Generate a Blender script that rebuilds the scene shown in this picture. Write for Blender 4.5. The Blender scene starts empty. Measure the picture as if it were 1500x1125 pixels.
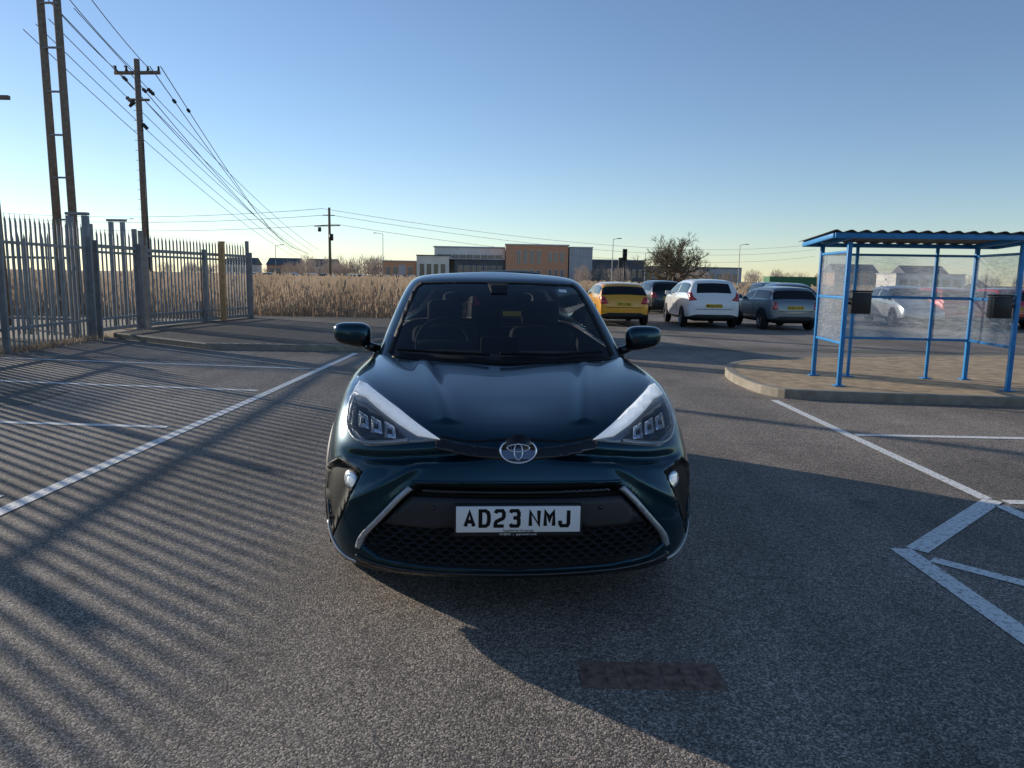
import bpy, bmesh, math, random
from math import radians, sin, cos, pi, sqrt, atan2
from mathutils import Vector, Matrix
from mathutils.bvhtree import BVHTree
from mathutils.geometry import delaunay_2d_cdt
random.seed(7)
scene = bpy.context.scene
COL = scene.collection

# ---------------------------------------------------------------- materials
def new_mat(name):
    m = bpy.data.materials.new(name); m.use_nodes = True
    nt = m.node_tree
    return m, nt, nt.nodes['Principled BSDF']

def pmat(name, col, rough=0.5, metal=0.0, coat=0.0, var=0.0, vscale=8.0, bump=0.0, bscale=60.0, spec=0.5, emit=0.0):
    m, nt, b = new_mat(name)
    b.inputs['Base Color'].default_value = (*col, 1)
    b.inputs['Roughness'].default_value = rough
    b.inputs['Metallic'].default_value = metal
    b.inputs['Coat Weight'].default_value = coat
    b.inputs['Coat Roughness'].default_value = 0.03
    b.inputs['Specular IOR Level'].default_value = spec
    if emit > 0:
        b.inputs['Emission Color'].default_value = (0.9, 0.96, 1.0, 1); b.inputs['Emission Strength'].default_value = emit
    tc = nt.nodes.new('ShaderNodeTexCoord')
    if var > 0:
        n = nt.nodes.new('ShaderNodeTexNoise'); n.inputs['Scale'].default_value = vscale
        n.inputs['Detail'].default_value = 6
        nt.links.new(tc.outputs['Object'], n.inputs['Vector'])
        r = nt.nodes.new('ShaderNodeValToRGB')
        r.color_ramp.elements[0].position = 0.3; r.color_ramp.elements[1].position = 0.7
        r.color_ramp.elements[0].color = (*[c*(1-var) for c in col], 1)
        r.color_ramp.elements[1].color = (*[min(1, c*(1+var)) for c in col], 1)
        nt.links.new(n.outputs['Fac'], r.inputs['Fac'])
        nt.links.new(r.outputs['Color'], b.inputs['Base Color'])
    if bump > 0:
        n2 = nt.nodes.new('ShaderNodeTexNoise'); n2.inputs['Scale'].default_value = bscale
        n2.inputs['Detail'].default_value = 4
        nt.links.new(tc.outputs['Object'], n2.inputs['Vector'])
        bp = nt.nodes.new('ShaderNodeBump'); bp.inputs['Strength'].default_value = bump
        bp.inputs['Distance'].default_value = 0.01
        nt.links.new(n2.outputs['Fac'], bp.inputs['Height'])
        nt.links.new(bp.outputs['Normal'], b.inputs['Normal'])
    return m

def glass_mat(name, tint, refl_col=(0.9, 0.95, 1), blend=0.08, rough=0.02):
    m = bpy.data.materials.new(name); m.use_nodes = True
    nt = m.node_tree; nt.nodes.clear()
    o = nt.nodes.new('ShaderNodeOutputMaterial')
    t = nt.nodes.new('ShaderNodeBsdfTransparent'); t.inputs['Color'].default_value = (*tint, 1)
    g = nt.nodes.new('ShaderNodeBsdfGlossy'); g.inputs['Roughness'].default_value = rough
    g.inputs['Color'].default_value = (*refl_col, 1)
    f = nt.nodes.new('ShaderNodeFresnel'); f.inputs['IOR'].default_value = 1.0 + blend*6
    mx = nt.nodes.new('ShaderNodeMixShader')
    nt.links.new(f.outputs[0], mx.inputs[0]); nt.links.new(t.outputs[0], mx.inputs[1]); nt.links.new(g.outputs[0], mx.inputs[2])
    nt.links.new(mx.outputs[0], o.inputs['Surface'])
    return m

def asphalt_mat(name, base, wr=1.10, big=0.38):
    m, nt, b = new_mat(name)
    N = nt.nodes.new; L = nt.links.new
    tc = N('ShaderNodeTexCoord')
    def noise(s, d=4, r=0.6):
        n = N('ShaderNodeTexNoise'); n.inputs['Scale'].default_value = s; n.inputs['Detail'].default_value = d
        n.inputs['Roughness'].default_value = r
        L(tc.outputs['Object'], n.inputs['Vector']); return n
    v = N('ShaderNodeTexVoronoi'); v.inputs['Scale'].default_value = 150
    L(tc.outputs['Object'], v.inputs['Vector'])
    sp = N('ShaderNodeSeparateColor'); L(v.outputs['Color'], sp.inputs[0])
    r1 = N('ShaderNodeValToRGB')
    e = r1.color_ramp.elements
    wg, wb = 0.95, 0.80
    e[0].position = 0.0; e[0].color = (base*0.35*wr, base*0.35*wg, base*0.35*wb, 1)
    e[1].position = 1.0; e[1].color = (base*2.3*wr, base*2.2*wg, base*2.1*wb, 1)
    x = e.new(0.6); x.color = (base*0.9*wr, base*0.9*wg, base*0.9*wb, 1)
    L(sp.outputs[0], r1.inputs['Fac'])
    def mul(a, b_):
        mx = N('ShaderNodeMix'); mx.data_type = 'RGBA'; mx.blend_type = 'MULTIPLY'; mx.inputs[0].default_value = 1
        L(a, mx.inputs[6]); L(b_, mx.inputs[7]); return mx.outputs[2]
    def rampn(nz, p0, p1, c0, c1):
        r = N('ShaderNodeValToRGB'); r.color_ramp.elements[0].position = p0; r.color_ramp.elements[1].position = p1
        r.color_ramp.elements[0].color = (c0,)*3+(1,); r.color_ramp.elements[1].color = (c1,)*3+(1,)
        L(nz.outputs['Fac'], r.inputs['Fac']); return r.outputs[0]
    c = mul(r1.outputs[0], rampn(noise(0.30, 7, 0.62), .36, .62, 1-big, 1+big*0.3))
    c = mul(c, rampn(noise(1.7, 5, 0.7), .32, .42, 0.70, 1))
    c = mul(c, rampn(noise(22, 5, 0.75), .35, .65, 0.80, 1.14))
    mp = N('ShaderNodeMapping'); mp.inputs['Scale'].default_value = (1.6, 0.06, 1)
    L(tc.outputs['Object'], mp.inputs[0]); nn = N('ShaderNodeTexNoise'); nn.inputs['Scale'].default_value = 1.0; nn.inputs['Detail'].default_value = 3
    L(mp.outputs[0], nn.inputs['Vector']); c = mul(c, rampn(nn, .35, .6, 0.80, 1.04))
    L(c, b.inputs['Base Color'])
    b.inputs['Roughness'].default_value = 0.8
    b.inputs['Specular IOR Level'].default_value = 0.3
    bp = N('ShaderNodeBump'); bp.inputs['Strength'].default_value = 0.55; bp.inputs['Distance'].default_value = 0.005
    n3 = noise(150, 3, 0.6)
    ad = N('ShaderNodeMath'); ad.operation = 'SUBTRACT'
    L(n3.outputs['Fac'], ad.inputs[0]); L(v.outputs['Distance'], ad.inputs[1])
    L(ad.outputs[0], bp.inputs['Height']); L(bp.outputs['Normal'], b.inputs['Normal'])
    return m

def paint_line_mat():
    m, nt, b = new_mat('road_paint')
    N = nt.nodes.new; L = nt.links.new
    tc = N('ShaderNodeTexCoord')
    n = N('ShaderNodeTexNoise'); n.inputs['Scale'].default_value = 40; n.inputs['Detail'].default_value = 8; n.inputs['Roughness'].default_value = 0.78
    L(tc.outputs['Object'], n.inputs['Vector'])
    r = N('ShaderNodeValToRGB')
    r.color_ramp.elements[0].position = 0.37; r.color_ramp.elements[0].color = (0.20, 0.18, 0.155, 1)
    r.color_ramp.elements[1].position = 0.49; r.color_ramp.elements[1].color = (0.86, 0.84, 0.79, 1)
    L(n.outputs['Fac'], r.inputs['Fac']); L(r.outputs[0], b.inputs['Base Color'])
    b.inputs['Roughness'].default_value = 0.7
    bp = N('ShaderNodeBump'); bp.inputs['Strength'].default_value = 0.4; bp.inputs['Distance'].default_value = 0.004
    n3 = N('ShaderNodeTexNoise'); n3.inputs['Scale'].default_value = 150
    L(tc.outputs['Object'], n3.inputs['Vector']); L(n3.outputs['Fac'], bp.inputs['Height']); L(bp.outputs[0], b.inputs['Normal'])
    return m

def carpaint(name, col, metal=0.5, rough=0.35, coat=1.0, cior=1.5):
    m, nt, b = new_mat(name)
    b.inputs['Base Color'].default_value = (*col, 1)
    b.inputs['Metallic'].default_value = metal
    b.inputs['Roughness'].default_value = rough
    b.inputs['Coat Weight'].default_value = coat
    b.inputs['Coat IOR'].default_value = cior
    b.inputs['Coat Roughness'].default_value = 0.01
    tc = nt.nodes.new('ShaderNodeTexCoord')
    n = nt.nodes.new('ShaderNodeTexNoise'); n.inputs['Scale'].default_value = 5; n.inputs['Detail'].default_value = 5
    nt.links.new(tc.outputs['Object'], n.inputs['Vector'])
    r = nt.nodes.new('ShaderNodeMapRange'); r.inputs[3].default_value = rough*0.85; r.inputs[4].default_value = rough*1.2
    nt.links.new(n.outputs['Fac'], r.inputs[0]); nt.links.new(r.outputs[0], b.inputs['Roughness'])
    return m

def leafy(name, col, var=0.4, vscale=0.6, tr=0.45):
    m = bpy.data.materials.new(name); m.use_nodes = True; nt = m.node_tree; nt.nodes.clear()
    N = nt.nodes.new; L = nt.links.new
    o = N('ShaderNodeOutputMaterial'); d = N('ShaderNodeBsdfDiffuse'); t = N('ShaderNodeBsdfTranslucent'); mx = N('ShaderNodeMixShader'); mx.inputs[0].default_value = tr
    tc = N('ShaderNodeTexCoord'); n = N('ShaderNodeTexNoise'); n.inputs['Scale'].default_value = vscale; n.inputs['Detail'].default_value = 6
    L(tc.outputs['Object'], n.inputs['Vector']); r = N('ShaderNodeValToRGB'); r.color_ramp.elements[0].position = .3; r.color_ramp.elements[1].position = .7
    r.color_ramp.elements[0].color = (*[c*(1-var) for c in col],1); r.color_ramp.elements[1].color = (*[min(1,c*(1+var)) for c in col],1)
    L(n.outputs['Fac'], r.inputs['Fac']); L(r.outputs[0], d.inputs['Color']); L(r.outputs[0], t.inputs['Color'])
    L(d.outputs[0], mx.inputs[1]); L(t.outputs[0], mx.inputs[2]); L(mx.outputs[0], o.inputs['Surface'])
    return m

M = {}
M['asphalt'] = asphalt_mat('asphalt', 0.26)
M['asphalt_dark'] = asphalt_mat('asphalt_dark', 0.13, 1.05)
M['asphalt_patch'] = asphalt_mat('asphalt_repair', 0.17, 1.0, 0.15)
M['line'] = paint_line_mat()
M['earth'] = pmat('dry_grass_ground', (0.22, 0.165, 0.105), 0.95, var=0.5, vscale=1.5, bump=0.6, bscale=8)
M['kerb'] = pmat('kerb_concrete', (0.30, 0.26, 0.20), 0.85, var=0.25, vscale=7, bump=0.3, bscale=80)
M['grit'] = pmat('loose_grit', (0.42, 0.37, 0.31), 0.85, var=0.4, vscale=3)
M['island'] = pmat('island_paving', (0.42, 0.30, 0.18), 0.9, var=0.35, vscale=5, bump=0.5, bscale=90)
M['galv'] = pmat('galvanised_steel', (0.25, 0.255, 0.26), 0.5, metal=0.3, var=0.2, vscale=6)
M['wood'] = pmat('pole_timber', (0.20, 0.15, 0.11), 0.85, var=0.3, vscale=9, bump=0.3)
M['post_tan'] = pmat('timber_post', (0.60, 0.34, 0.15), 0.8, var=0.25, vscale=6)
M['wire'] = pmat('cable', (0.16, 0.16, 0.17), 0.6)
M['blackm'] = pmat('black_metal', (0.012, 0.012, 0.013), 0.45)
M['blue'] = pmat('blue_paint', (0.02, 0.22, 0.52), 0.4, var=0.15, vscale=12)
M['roofsheet'] = pmat('corrugated_sheet', (0.055, 0.05, 0.045), 0.6, var=0.3, vscale=4)
M['tealpaint'] = carpaint('teal_paint', (0.0003, 0.036, 0.056), 0.70, 0.22, 0.8, 1.36)
M['glossblack'] = pmat('gloss_black', (0.004, 0.004, 0.005), 0.12, coat=0.4)
M['satinblack'] = pmat('satin_black_paint', (0.004, 0.004, 0.005), 0.5, spec=0.3)
M['plastic'] = pmat('black_plastic', (0.012, 0.012, 0.013), 0.55, bump=0.15, bscale=400)
M['greyplastic'] = pmat('dark_grey_plastic', (0.022, 0.023, 0.025), 0.5)
M['silver'] = pmat('satin_silver', (0.55, 0.55, 0.55), 0.3, metal=0.6)
M['trim'] = pmat('silver_grey_trim', (0.42, 0.43, 0.44), 0.32, metal=0.45)
M['chrome'] = pmat('chrome', (0.75, 0.76, 0.78), 0.08, metal=1.0)
M['rubber'] = pmat('tyre_rubber', (0.012, 0.012, 0.012), 0.85, bump=0.2, bscale=50)
M['alloy'] = pmat('alloy', (0.25, 0.25, 0.26), 0.35, metal=0.9)
M['windscreen'] = glass_mat('windscreen_glass', (0.50, 0.53, 0.53), blend=0.062)
M['sideglass'] = glass_mat('tinted_side_glass', (0.34, 0.36, 0.37), blend=0.075)
M['darkglass'] = pmat('dark_glass', (0.006, 0.007, 0.008), 0.04, spec=0.5)
M['lens'] = glass_mat('lamp_lens', (0.96, 0.98, 1.0), blend=0.065)
M['reflector'] = pmat('lamp_reflector', (0.75, 0.78, 0.82), 0.18, metal=0.7, var=0.2, vscale=40)
M['lampgrey'] = pmat('lamp_inner_grey', (0.26, 0.28, 0.31), 0.25, metal=0.4)
M['lampdark'] = pmat('lamp_inner_dark', (0.05, 0.055, 0.06), 0.25)
M['drl'] = pmat('drl_strip', (0.90, 0.94, 0.97), 0.2, coat=0.5, emit=0.28)
M['seat'] = pmat('seat_fabric', (0.07, 0.07, 0.073), 0.8)
M['dash'] = pmat('dash_plastic', (0.014, 0.014, 0.015), 0.7)
M['plate_w'] = pmat('plate_white', (0.88, 0.88, 0.86), 0.35)
M['plate_y'] = pmat('plate_yellow', (0.80, 0.53, 0.04), 0.35)
M['black'] = pmat('black_ink', (0.006, 0.006, 0.006), 0.6, spec=0.25)
M['blueenamel'] = pmat('blue_enamel', (0.01, 0.04, 0.16), 0.1, coat=1)
M['tail'] = pmat('tail_lamp', (0.45, 0.01, 0.01), 0.15, coat=1)
M['reed'] = leafy('dry_reed', (0.47, 0.355, 0.25), 0.35, 0.6)
M['bark'] = pmat('bark', (0.16, 0.13, 0.10), 0.9, var=0.3, vscale=3)
M['twig'] = leafy('twigs', (0.24, 0.20, 0.13), 0.35, 2, 0.3)
M['treefar'] = leafy('distant_twigs', (0.34, 0.28, 0.24), 0.25, 0.2, 0.4)
M['rust'] = pmat('rusty_iron', (0.20, 0.12, 0.085), 0.8, var=0.5, vscale=25, bump=0.5, bscale=120)

def brick_mat(name, c1, c2, mortar, scale=4.0):
    m, nt, b = new_mat(name)
    tc = nt.nodes.new('ShaderNodeTexCoord')
    mp = nt.nodes.new('ShaderNodeMapping'); mp.inputs['Rotation'].default_value = (radians(90), 0, 0)
    br = nt.nodes.new('ShaderNodeTexBrick'); br.inputs['Scale'].default_value = scale
    br.inputs['Color1'].default_value = (*c1, 1); br.inputs['Color2'].default_value = (*c2, 1); br.inputs['Mortar'].default_value = (*mortar, 1)
    nt.links.new(tc.outputs['Object'], mp.inputs[0]); nt.links.new(mp.outputs[0], br.inputs['Vector'])
    nt.links.new(br.outputs['Color'], b.inputs['Base Color']); b.inputs['Roughness'].default_value = 0.9
    return m
M['brick'] = brick_mat('orange_brick', (0.74, 0.34, 0.19), (0.64, 0.29, 0.16), (0.5, 0.36, 0.25))
M['render'] = pmat('pale_render', (0.80, 0.73, 0.64), 0.8, var=0.08, vscale=0.5)
M['clad'] = pmat('grey_cladding', (0.42, 0.43, 0.46), 0.6, var=0.1, vscale=0.4)
M['cladd'] = pmat('dark_cladding', (0.10, 0.105, 0.12), 0.6, var=0.15, vscale=0.4)
M['win'] = pmat('window_glass', (0.05, 0.06, 0.075), 0.08, spec=0.8)
M['frame'] = pmat('window_frame', (0.6, 0.6, 0.6), 0.5)

# ---------------------------------------------------------------- helpers
def empty(name, loc=(0, 0, 0), rz=0):
    o = bpy.data.objects.new(name, None); COL.objects.link(o)
    o.location = loc; o.rotation_euler = (0, 0, rz); o.empty_display_size = 0.2
    return o

def mobj(name, verts, faces, mats, parent=None, smooth=False, midx=None):
    me = bpy.data.meshes.new(name); me.from_pydata([tuple(v) for v in verts], [], faces)
    if not isinstance(mats, (list, tuple)): mats = [mats]
    for m in mats: me.materials.append(m)
    if midx:
        for p, i in zip(me.polygons, midx): p.material_index = i
    if smooth:
        for p in me.polygons: p.use_smooth = True
    me.update()
    o = bpy.data.objects.new(name, me); COL.objects.link(o)
    if parent: o.parent = parent
    return o

class MB:
    """mesh accumulator"""
    def __init__(s): s.v = []; s.f = []; s.m = []
    def add(s, vs, fs, mi=0):
        b = len(s.v); s.v += [tuple(v) for v in vs]; s.f += [tuple(i+b for i in f) for f in fs]; s.m += [mi]*len(fs)
    def box(s, x0, x1, y0, y1, z0, z1, mi=0, mat=None):
        vs = [(x0,y0,z0),(x1,y0,z0),(x1,y1,z0),(x0,y1,z0),(x0,y0,z1),(x1,y0,z1),(x1,y1,z1),(x0,y1,z1)]
        if mat: vs = [mat @ Vector(v) for v in vs]
        s.add(vs, [(0,3,2,1),(4,5,6,7),(0,1,5,4),(1,2,6,5),(2,3,7,6),(3,0,4,7)], mi)
    def tube(s, p, q, r0, r1=None, n=8, mi=0, cap=True):
        p = Vector(p); q = Vector(q); r1 = r0 if r1 is None else r1
        d = (q-p).normalized(); a = d.orthogonal().normalized(); b = d.cross(a)
        vs = []
        for c, r in ((p, r0), (q, r1)):
            for i in range(n):
                t = 2*pi*i/n; vs.append(c + a*cos(t)*r + b*sin(t)*r)
        fs = [(i, (i+1) % n, n+(i+1) % n, n+i) for i in range(n)]
        if cap: fs += [tuple(range(n))[::-1], tuple(range(n, 2*n))]
        s.add(vs, fs, mi)
    def beam(s, p, q, w, h, mi=0):
        p = Vector(p); q = Vector(q); d = (q-p).normalized()
        up = Vector((0, 0, 1))
        if abs(d.z) > 0.9: up = Vector((0, 1, 0))
        a = d.cross(up).normalized(); b = a.cross(d).normalized()
        vs = [c + a*sx*w/2 + b*sy*h/2 for c in (p, q) for sx, sy in ((-1,-1),(1,-1),(1,1),(-1,1))]
        s.add(vs, [(0,3,2,1),(4,5,6,7),(0,1,5,4),(1,2,6,5),(2,3,7,6),(3,0,4,7)], mi)
    def obj(s, name, mats, parent=None, smooth=False):
        return mobj(name, s.v, s.f, mats, parent, smooth, s.m)

def bevel(o, w=0.01, seg=2):
    md = o.modifiers.new('bevel', 'BEVEL'); md.width = w; md.segments = seg; md.limit_method = 'ANGLE'
    for p in o.data.polygons: p.use_smooth = True
    return o

def bake(o):
    dg = bpy.context.evaluated_depsgraph_get(); dg.update()
    me = bpy.data.meshes.new_from_object(o.evaluated_get(dg))
    o.modifiers.clear(); o.data = me
    return o

def ribbon(pts, w, z, closed=False):
    n = len(pts); L = []; R = []
    for i in range(n):
        p = Vector(pts[i]).to_2d()
        a = Vector(pts[(i-1) % n]).to_2d() if (closed or i > 0) else None
        b = Vector(pts[(i+1) % n]).to_2d() if (closed or i < n-1) else None
        d = Vector((0, 0))
        if a is not None: d += (p-a).normalized()
        if b is not None: d += (b-p).normalized()
        d.normalize(); nrm = Vector((-d.y, d.x)); k = 1.0
        if a is not None and b is not None:
            k = 1.0/max(0.42, nrm.dot(Vector((-(p-a).normalized().y, (p-a).normalized().x))))
        L.append(p+nrm*w/2*k); R.append(p-nrm*w/2*k)
    return L, R

def paint(name, pts, w=0.1, z=0.004):
    L, R = ribbon(pts, w, z)
    vs = [(p.x, p.y, z) for p in L]+[(p.x, p.y, z) for p in R]; n = len(pts)
    return mobj(name, vs, [(i, n+i, n+i+1, i+1) for i in range(n-1)], M['line'])

def kerb(name, pts, closed=False, w=0.13, h=0.12, parent=None):
    L, R = ribbon(pts, w, 0, closed); n = len(pts); b = 0.015
    L2, R2 = ribbon(pts, w-2*b, 0, closed)
    vs = []
    for i in range(n):
        vs += [(L[i].x, L[i].y, -0.02), (L[i].x, L[i].y, h-b), (L2[i].x, L2[i].y, h), (R2[i].x, R2[i].y, h), (R[i].x, R[i].y, h-b), (R[i].x, R[i].y, -0.02)]
    fs = []
    for i in range(n if closed else n-1):
        j = (i+1) % n
        for k in range(5): fs.append((i*6+k, j*6+k, j*6+k+1, i*6+k+1))
    if not closed: fs += [(0,1,2,3,4,5), tuple((n-1)*6+k for k in (5,4,3,2,1,0))]
    return mobj(name, vs, fs, M['kerb'], parent)

def catmull(pts, n=4, closed=True):
    out = []; N = len(pts)
    rng = range(N) if closed else range(N-1)
    for i in rng:
        def P(j):
            if closed: return Vector(pts[j % N])
            return Vector(pts[max(0, min(N-1, j))])
        p0, p1, p2, p3 = P(i-1), P(i), P(i+1), P(i+2)
        for k in range(n):
            t = k/n
            out.append(0.5*((2*p1)+(-p0+p2)*t+(2*p0-5*p1+4*p2-p3)*t*t+(-p0+3*p1-3*p2+p3)*t**3))
    if not closed: out.append(Vector(pts[-1]))
    return out

def resample(poly, step):
    out = []
    for i in range(len(poly)):
        a = Vector(poly[i]); b = Vector(poly[(i+1) % len(poly)])
        n = max(1, int((b-a).length/step))
        for k in range(n): out.append(a.lerp(b, k/n))
    return out

def inside(p, poly):
    x, y = p; c = False; n = len(poly); j = n-1
    for i in range(n):
        xi, yi = poly[i][0], poly[i][1]; xj, yj = poly[j][0], poly[j][1]
        if (yi > y) != (yj > y) and x < (xj-xi)*(y-yi)/(yj-yi)+xi: c = not c
        j = i
    return c

def patch(name, outline, bvh, mat, parent, off=0.004, step=0.02, side=-1, thick=0.012, mirror=True, smooth_outline=False, yoff=0.0, axis='y'):
    """project a 2D (x,z) outline on the body along y. side=-1: seen from the front (-y)"""
    objs = []
    if smooth_outline: outline = catmull(outline, 4)
    bd = resample(outline, step)
    xs = [p[0] for p in bd]; zs = [p[1] for p in bd]
    pts = [Vector((p[0], p[1])) for p in bd]; nb = len(pts)
    x = min(xs)+step/2
    while x < max(xs):
        z = min(zs)+step/2
        while z < max(zs):
            if inside((x, z), bd) and min((q-Vector((x, z))).length for q in pts[:nb]) > step*0.45: pts.append(Vector((x, z)))
            z += step
        x += step
    r = delaunay_2d_cdt(pts, [(i, (i+1) % nb) for i in range(nb)], [list(range(nb))], 1, 1e-6)
    for sgn in ((1, -1) if mirror else (1,)):
        vs = []; last = None
        for p in r[0]:
            if axis == 'y':
                o = Vector((p.x*sgn, side*10, p.y)); d = Vector((0, -side, 0))
            else:
                o = Vector((sgn*10, p.x, p.y)); d = Vector((-sgn, 0, 0))
            h = bvh.ray_cast(o, d)
            if h[0] is None:
                h2 = bvh.find_nearest(Vector((p.x*sgn, last.y if last else 0.3, p.y))) if axis == 'y' else bvh.find_nearest(Vector((sgn*0.85, p.x, p.y)))
                loc, nr = h2[0], h2[1]
            else: loc, nr = h[0], h[1]
            if nr.dot(d) > 0: nr = -nr
            last = loc
            v = loc+nr*off; v.y += yoff
            vs.append(v)
        fs = [tuple(f) for f in r[2]]
        o = mobj(name if sgn == 1 else name+'_b', vs, fs, mat, parent, True)
        if fs:
            bm = bmesh.new(); bm.from_mesh(o.data)
            bmesh.ops.recalc_face_normals(bm, faces=bm.faces)
            s = sum((f.normal.y if axis == 'y' else f.normal.x*(-sgn)) for f in bm.faces)
            want = side if axis == 'y' else -1
            if s*want < 0: bmesh.ops.reverse_faces(bm, faces=bm.faces)
            bm.to_mesh(o.data); bm.free()
        if thick > 0:
            md = o.modifiers.new('solid', 'SOLIDIFY'); md.thickness = thick; md.offset = -1
        objs.append(o)
    return objs

def strip(name, line, width, bvh, mat, parent, **k):
    pts = catmull([Vector(p) for p in line], 5, False)
    L, R = ribbon(pts, width, 0)
    return patch(name, [tuple(p) for p in L]+[tuple(p) for p in R[::-1]], bvh, mat, parent, **k)

def wheel(parent, x, y, r, side, w=0.2, name='wheel', spokes=5, z=None):
    z = r if z is None else z
    prof = [(-w/2, r*0.66), (-w/2, r*0.9), (-w/2+0.03, r), (w/2-0.03, r), (w/2, r*0.9), (w/2, r*0.66)]
    n = 32; vs = []; fs = []
    for i in range(n):
        t = 2*pi*i/n
        for a, rr in prof: vs.append((a, rr*cos(t), rr*sin(t)))
    for i in range(n):
        j = (i+1) % n
        for k in range(5): fs.append((i*6+k, j*6+k, j*6+k+1, i*6+k+1))
    b = MB(); b.add(vs, fs, 0)
    xo = w/2-0.04
    vs = []
    for i in range(n):
        t = 2*pi*i/n
        vs += [(w/2+0.001, r*0.66*cos(t), r*0.66*sin(t)), (xo, r*0.60*cos(t), r*0.60*sin(t)), (xo-0.05, r*0.58*cos(t), r*0.58*sin(t))]
    fs = []
    for i in range(n):
        j = (i+1) % n
        fs += [(i*3, j*3, j*3+1, i*3+1), (i*3+1, j*3+1, j*3+2, i*3+2)]
    b.add(vs, fs, 1)
    b.add([vs[i*3+2] for i in range(n)], [tuple(range(n))], 2)
    for s in range(spokes):
        t = 2*pi*s/spokes+0.3
        m = Matrix.Rotation(t, 4, 'X')
        b.box(xo-0.03, xo+0.012, -0.03, 0.03, 0.02, r*0.61, 1, m)
    b.tube((xo-0.03, 0, 0), (xo+0.02, 0, 0), r*0.17, r*0.14, 16, 1)
    o = b.obj(name, [M['rubber'], M['alloy'], M['black']], parent, True)
    md = o.modifiers.new('es', 'EDGE_SPLIT'); md.split_angle = radians(40)
    o.location = (x, y, z)
    if side < 0: o.rotation_euler = (0, 0, pi)
    return o

def text(name, body, size, loc, rot, mat, parent, extrude=0.001, offset=0.0, sx=1.0):
    cu = bpy.data.curves.new(name, 'FONT'); cu.body = body; cu.size = size; cu.extrude = extrude; cu.offset = offset
    cu.align_x = 'CENTER'; cu.align_y = 'CENTER'; cu.space_character = 1.08
    cu.materials.append(mat)
    o = bpy.data.objects.new(name, cu); COL.objects.link(o); o.parent = parent; o.location = loc; o.rotation_euler = rot; o.scale = (sx, 1, 1)
    return o

GLY = {
 'A': [[(0,0),(.5,1),(1,0)],[(.19,.30),(.81,.30)]],
 'D': [[(0,0),(0,1),(.62,1),(.9,.88),(1,.68),(1,.32),(.9,.12),(.62,0),(0,0)]],
 '2': [[(0,.84),(.16,1),(.84,1),(1,.86),(1,.62),(.88,.50),(.12,.30),(0,.16),(0,0),(1,0)]],
 '3': [[(0,.86),(.14,1),(.86,1),(1,.86),(1,.64),(.86,.53),(.35,.53)],[(.86,.53),(1,.42),(1,.14),(.86,0),(.14,0),(0,.14)]],
 'N': [[(0,0),(0,1),(1,0),(1,1)]],
 'M': [[(0,0),(0,1),(.5,.42),(1,1),(1,0)]],
 'J': [[(1,1),(1,.15),(.85,0),(.15,0),(0,.15),(0,.34)]],
}
def plate_chars(s, cx, y, z0, parent, h=.081, w=.051, st=.0158, gap=.0115):
    tot = sum(.033 if c == ' ' else w+gap for c in s)-gap; x = cx-tot/2; b = MB()
    for c in s:
        if c == ' ': x += .033-gap; continue
        for li, pl in enumerate(GLY[c]):
            pts = [(x+st/2+p[0]*(w-st), z0+st/2*0.9+p[1]*(h-st*.9)) for p in pl]
            closed = pl[0] == pl[-1]
            if closed: pts = pts[:-1]
            L, R = ribbon(pts, st, 0, closed); n = len(pts); yy = y-.0004*li
            L = [Vector((p.x, max(z0, min(z0+h, p.y)))) for p in L]; R = [Vector((p.x, max(z0, min(z0+h, p.y)))) for p in R]
            vs = [(p.x, yy, p.y) for p in L]+[(p.x, yy, p.y) for p in R]
            b.add(vs, [(i, (i+1) % n, n+(i+1) % n, n+i) for i in range(n if closed else n-1)])
        x += w+gap
    return b.obj('plate_characters', [M['black']], parent)

# ---------------------------------------------------------------- world, sun, camera
SUN_AZ = radians(-54.2); SUN_EL = radians(14.2)
w = bpy.data.worlds.new('World'); scene.world = w; w.use_nodes = True
nt = w.node_tree; bg = nt.nodes['Background']
sky = nt.nodes.new('ShaderNodeTexSky'); sky.sky_type = 'NISHITA'; sky.sun_disc = False
sky.sun_elevation = SUN_EL; sky.sun_rotation = SUN_AZ
sky.air_density = 0.9; sky.dust_density = 0.05; sky.ozone_density = 1.5
tm = nt.nodes.new('ShaderNodeMix'); tm.data_type = 'RGBA'; tm.blend_type = 'MULTIPLY'; tm.inputs[0].default_value = 1
tm.inputs[7].default_value = (1.0, 1.06, 1.20, 1)
nt.links.new(sky.outputs[0], tm.inputs[6]); nt.links.new(tm.outputs[2], bg.inputs['Color']); bg.inputs['Strength'].default_value = 0.125
sl = bpy.data.lights.new('sun', 'SUN'); sl.energy = 5.0; sl.angle = radians(0.5); sl.color = (1.0, 0.91, 0.78)
so = bpy.data.objects.new('sun', sl); COL.objects.link(so)
sd = Vector((sin(SUN_AZ)*cos(SUN_EL), cos(SUN_AZ)*cos(SUN_EL), sin(SUN_EL)))
so.rotation_euler = sd.to_track_quat('Z', 'Y').to_euler(); so.location = sd*50

cam = bpy.data.cameras.new('camera'); cam.lens = 26.0; cam.sensor_width = 36; cam.clip_end = 6000; cam.clip_start = 0.05
co = bpy.data.objects.new('camera', cam); COL.objects.link(co); scene.camera = co
co.matrix_world = Matrix.Translation((0, 0, 1.5)) @ Matrix.Rotation(radians(81.8), 4, 'X') @ Matrix.Rotation(radians(1.0), 4, 'Z')
scene.view_settings.view_transform = 'Standard'; scene.view_settings.look = 'None'; scene.view_settings.exposure = 0

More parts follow.
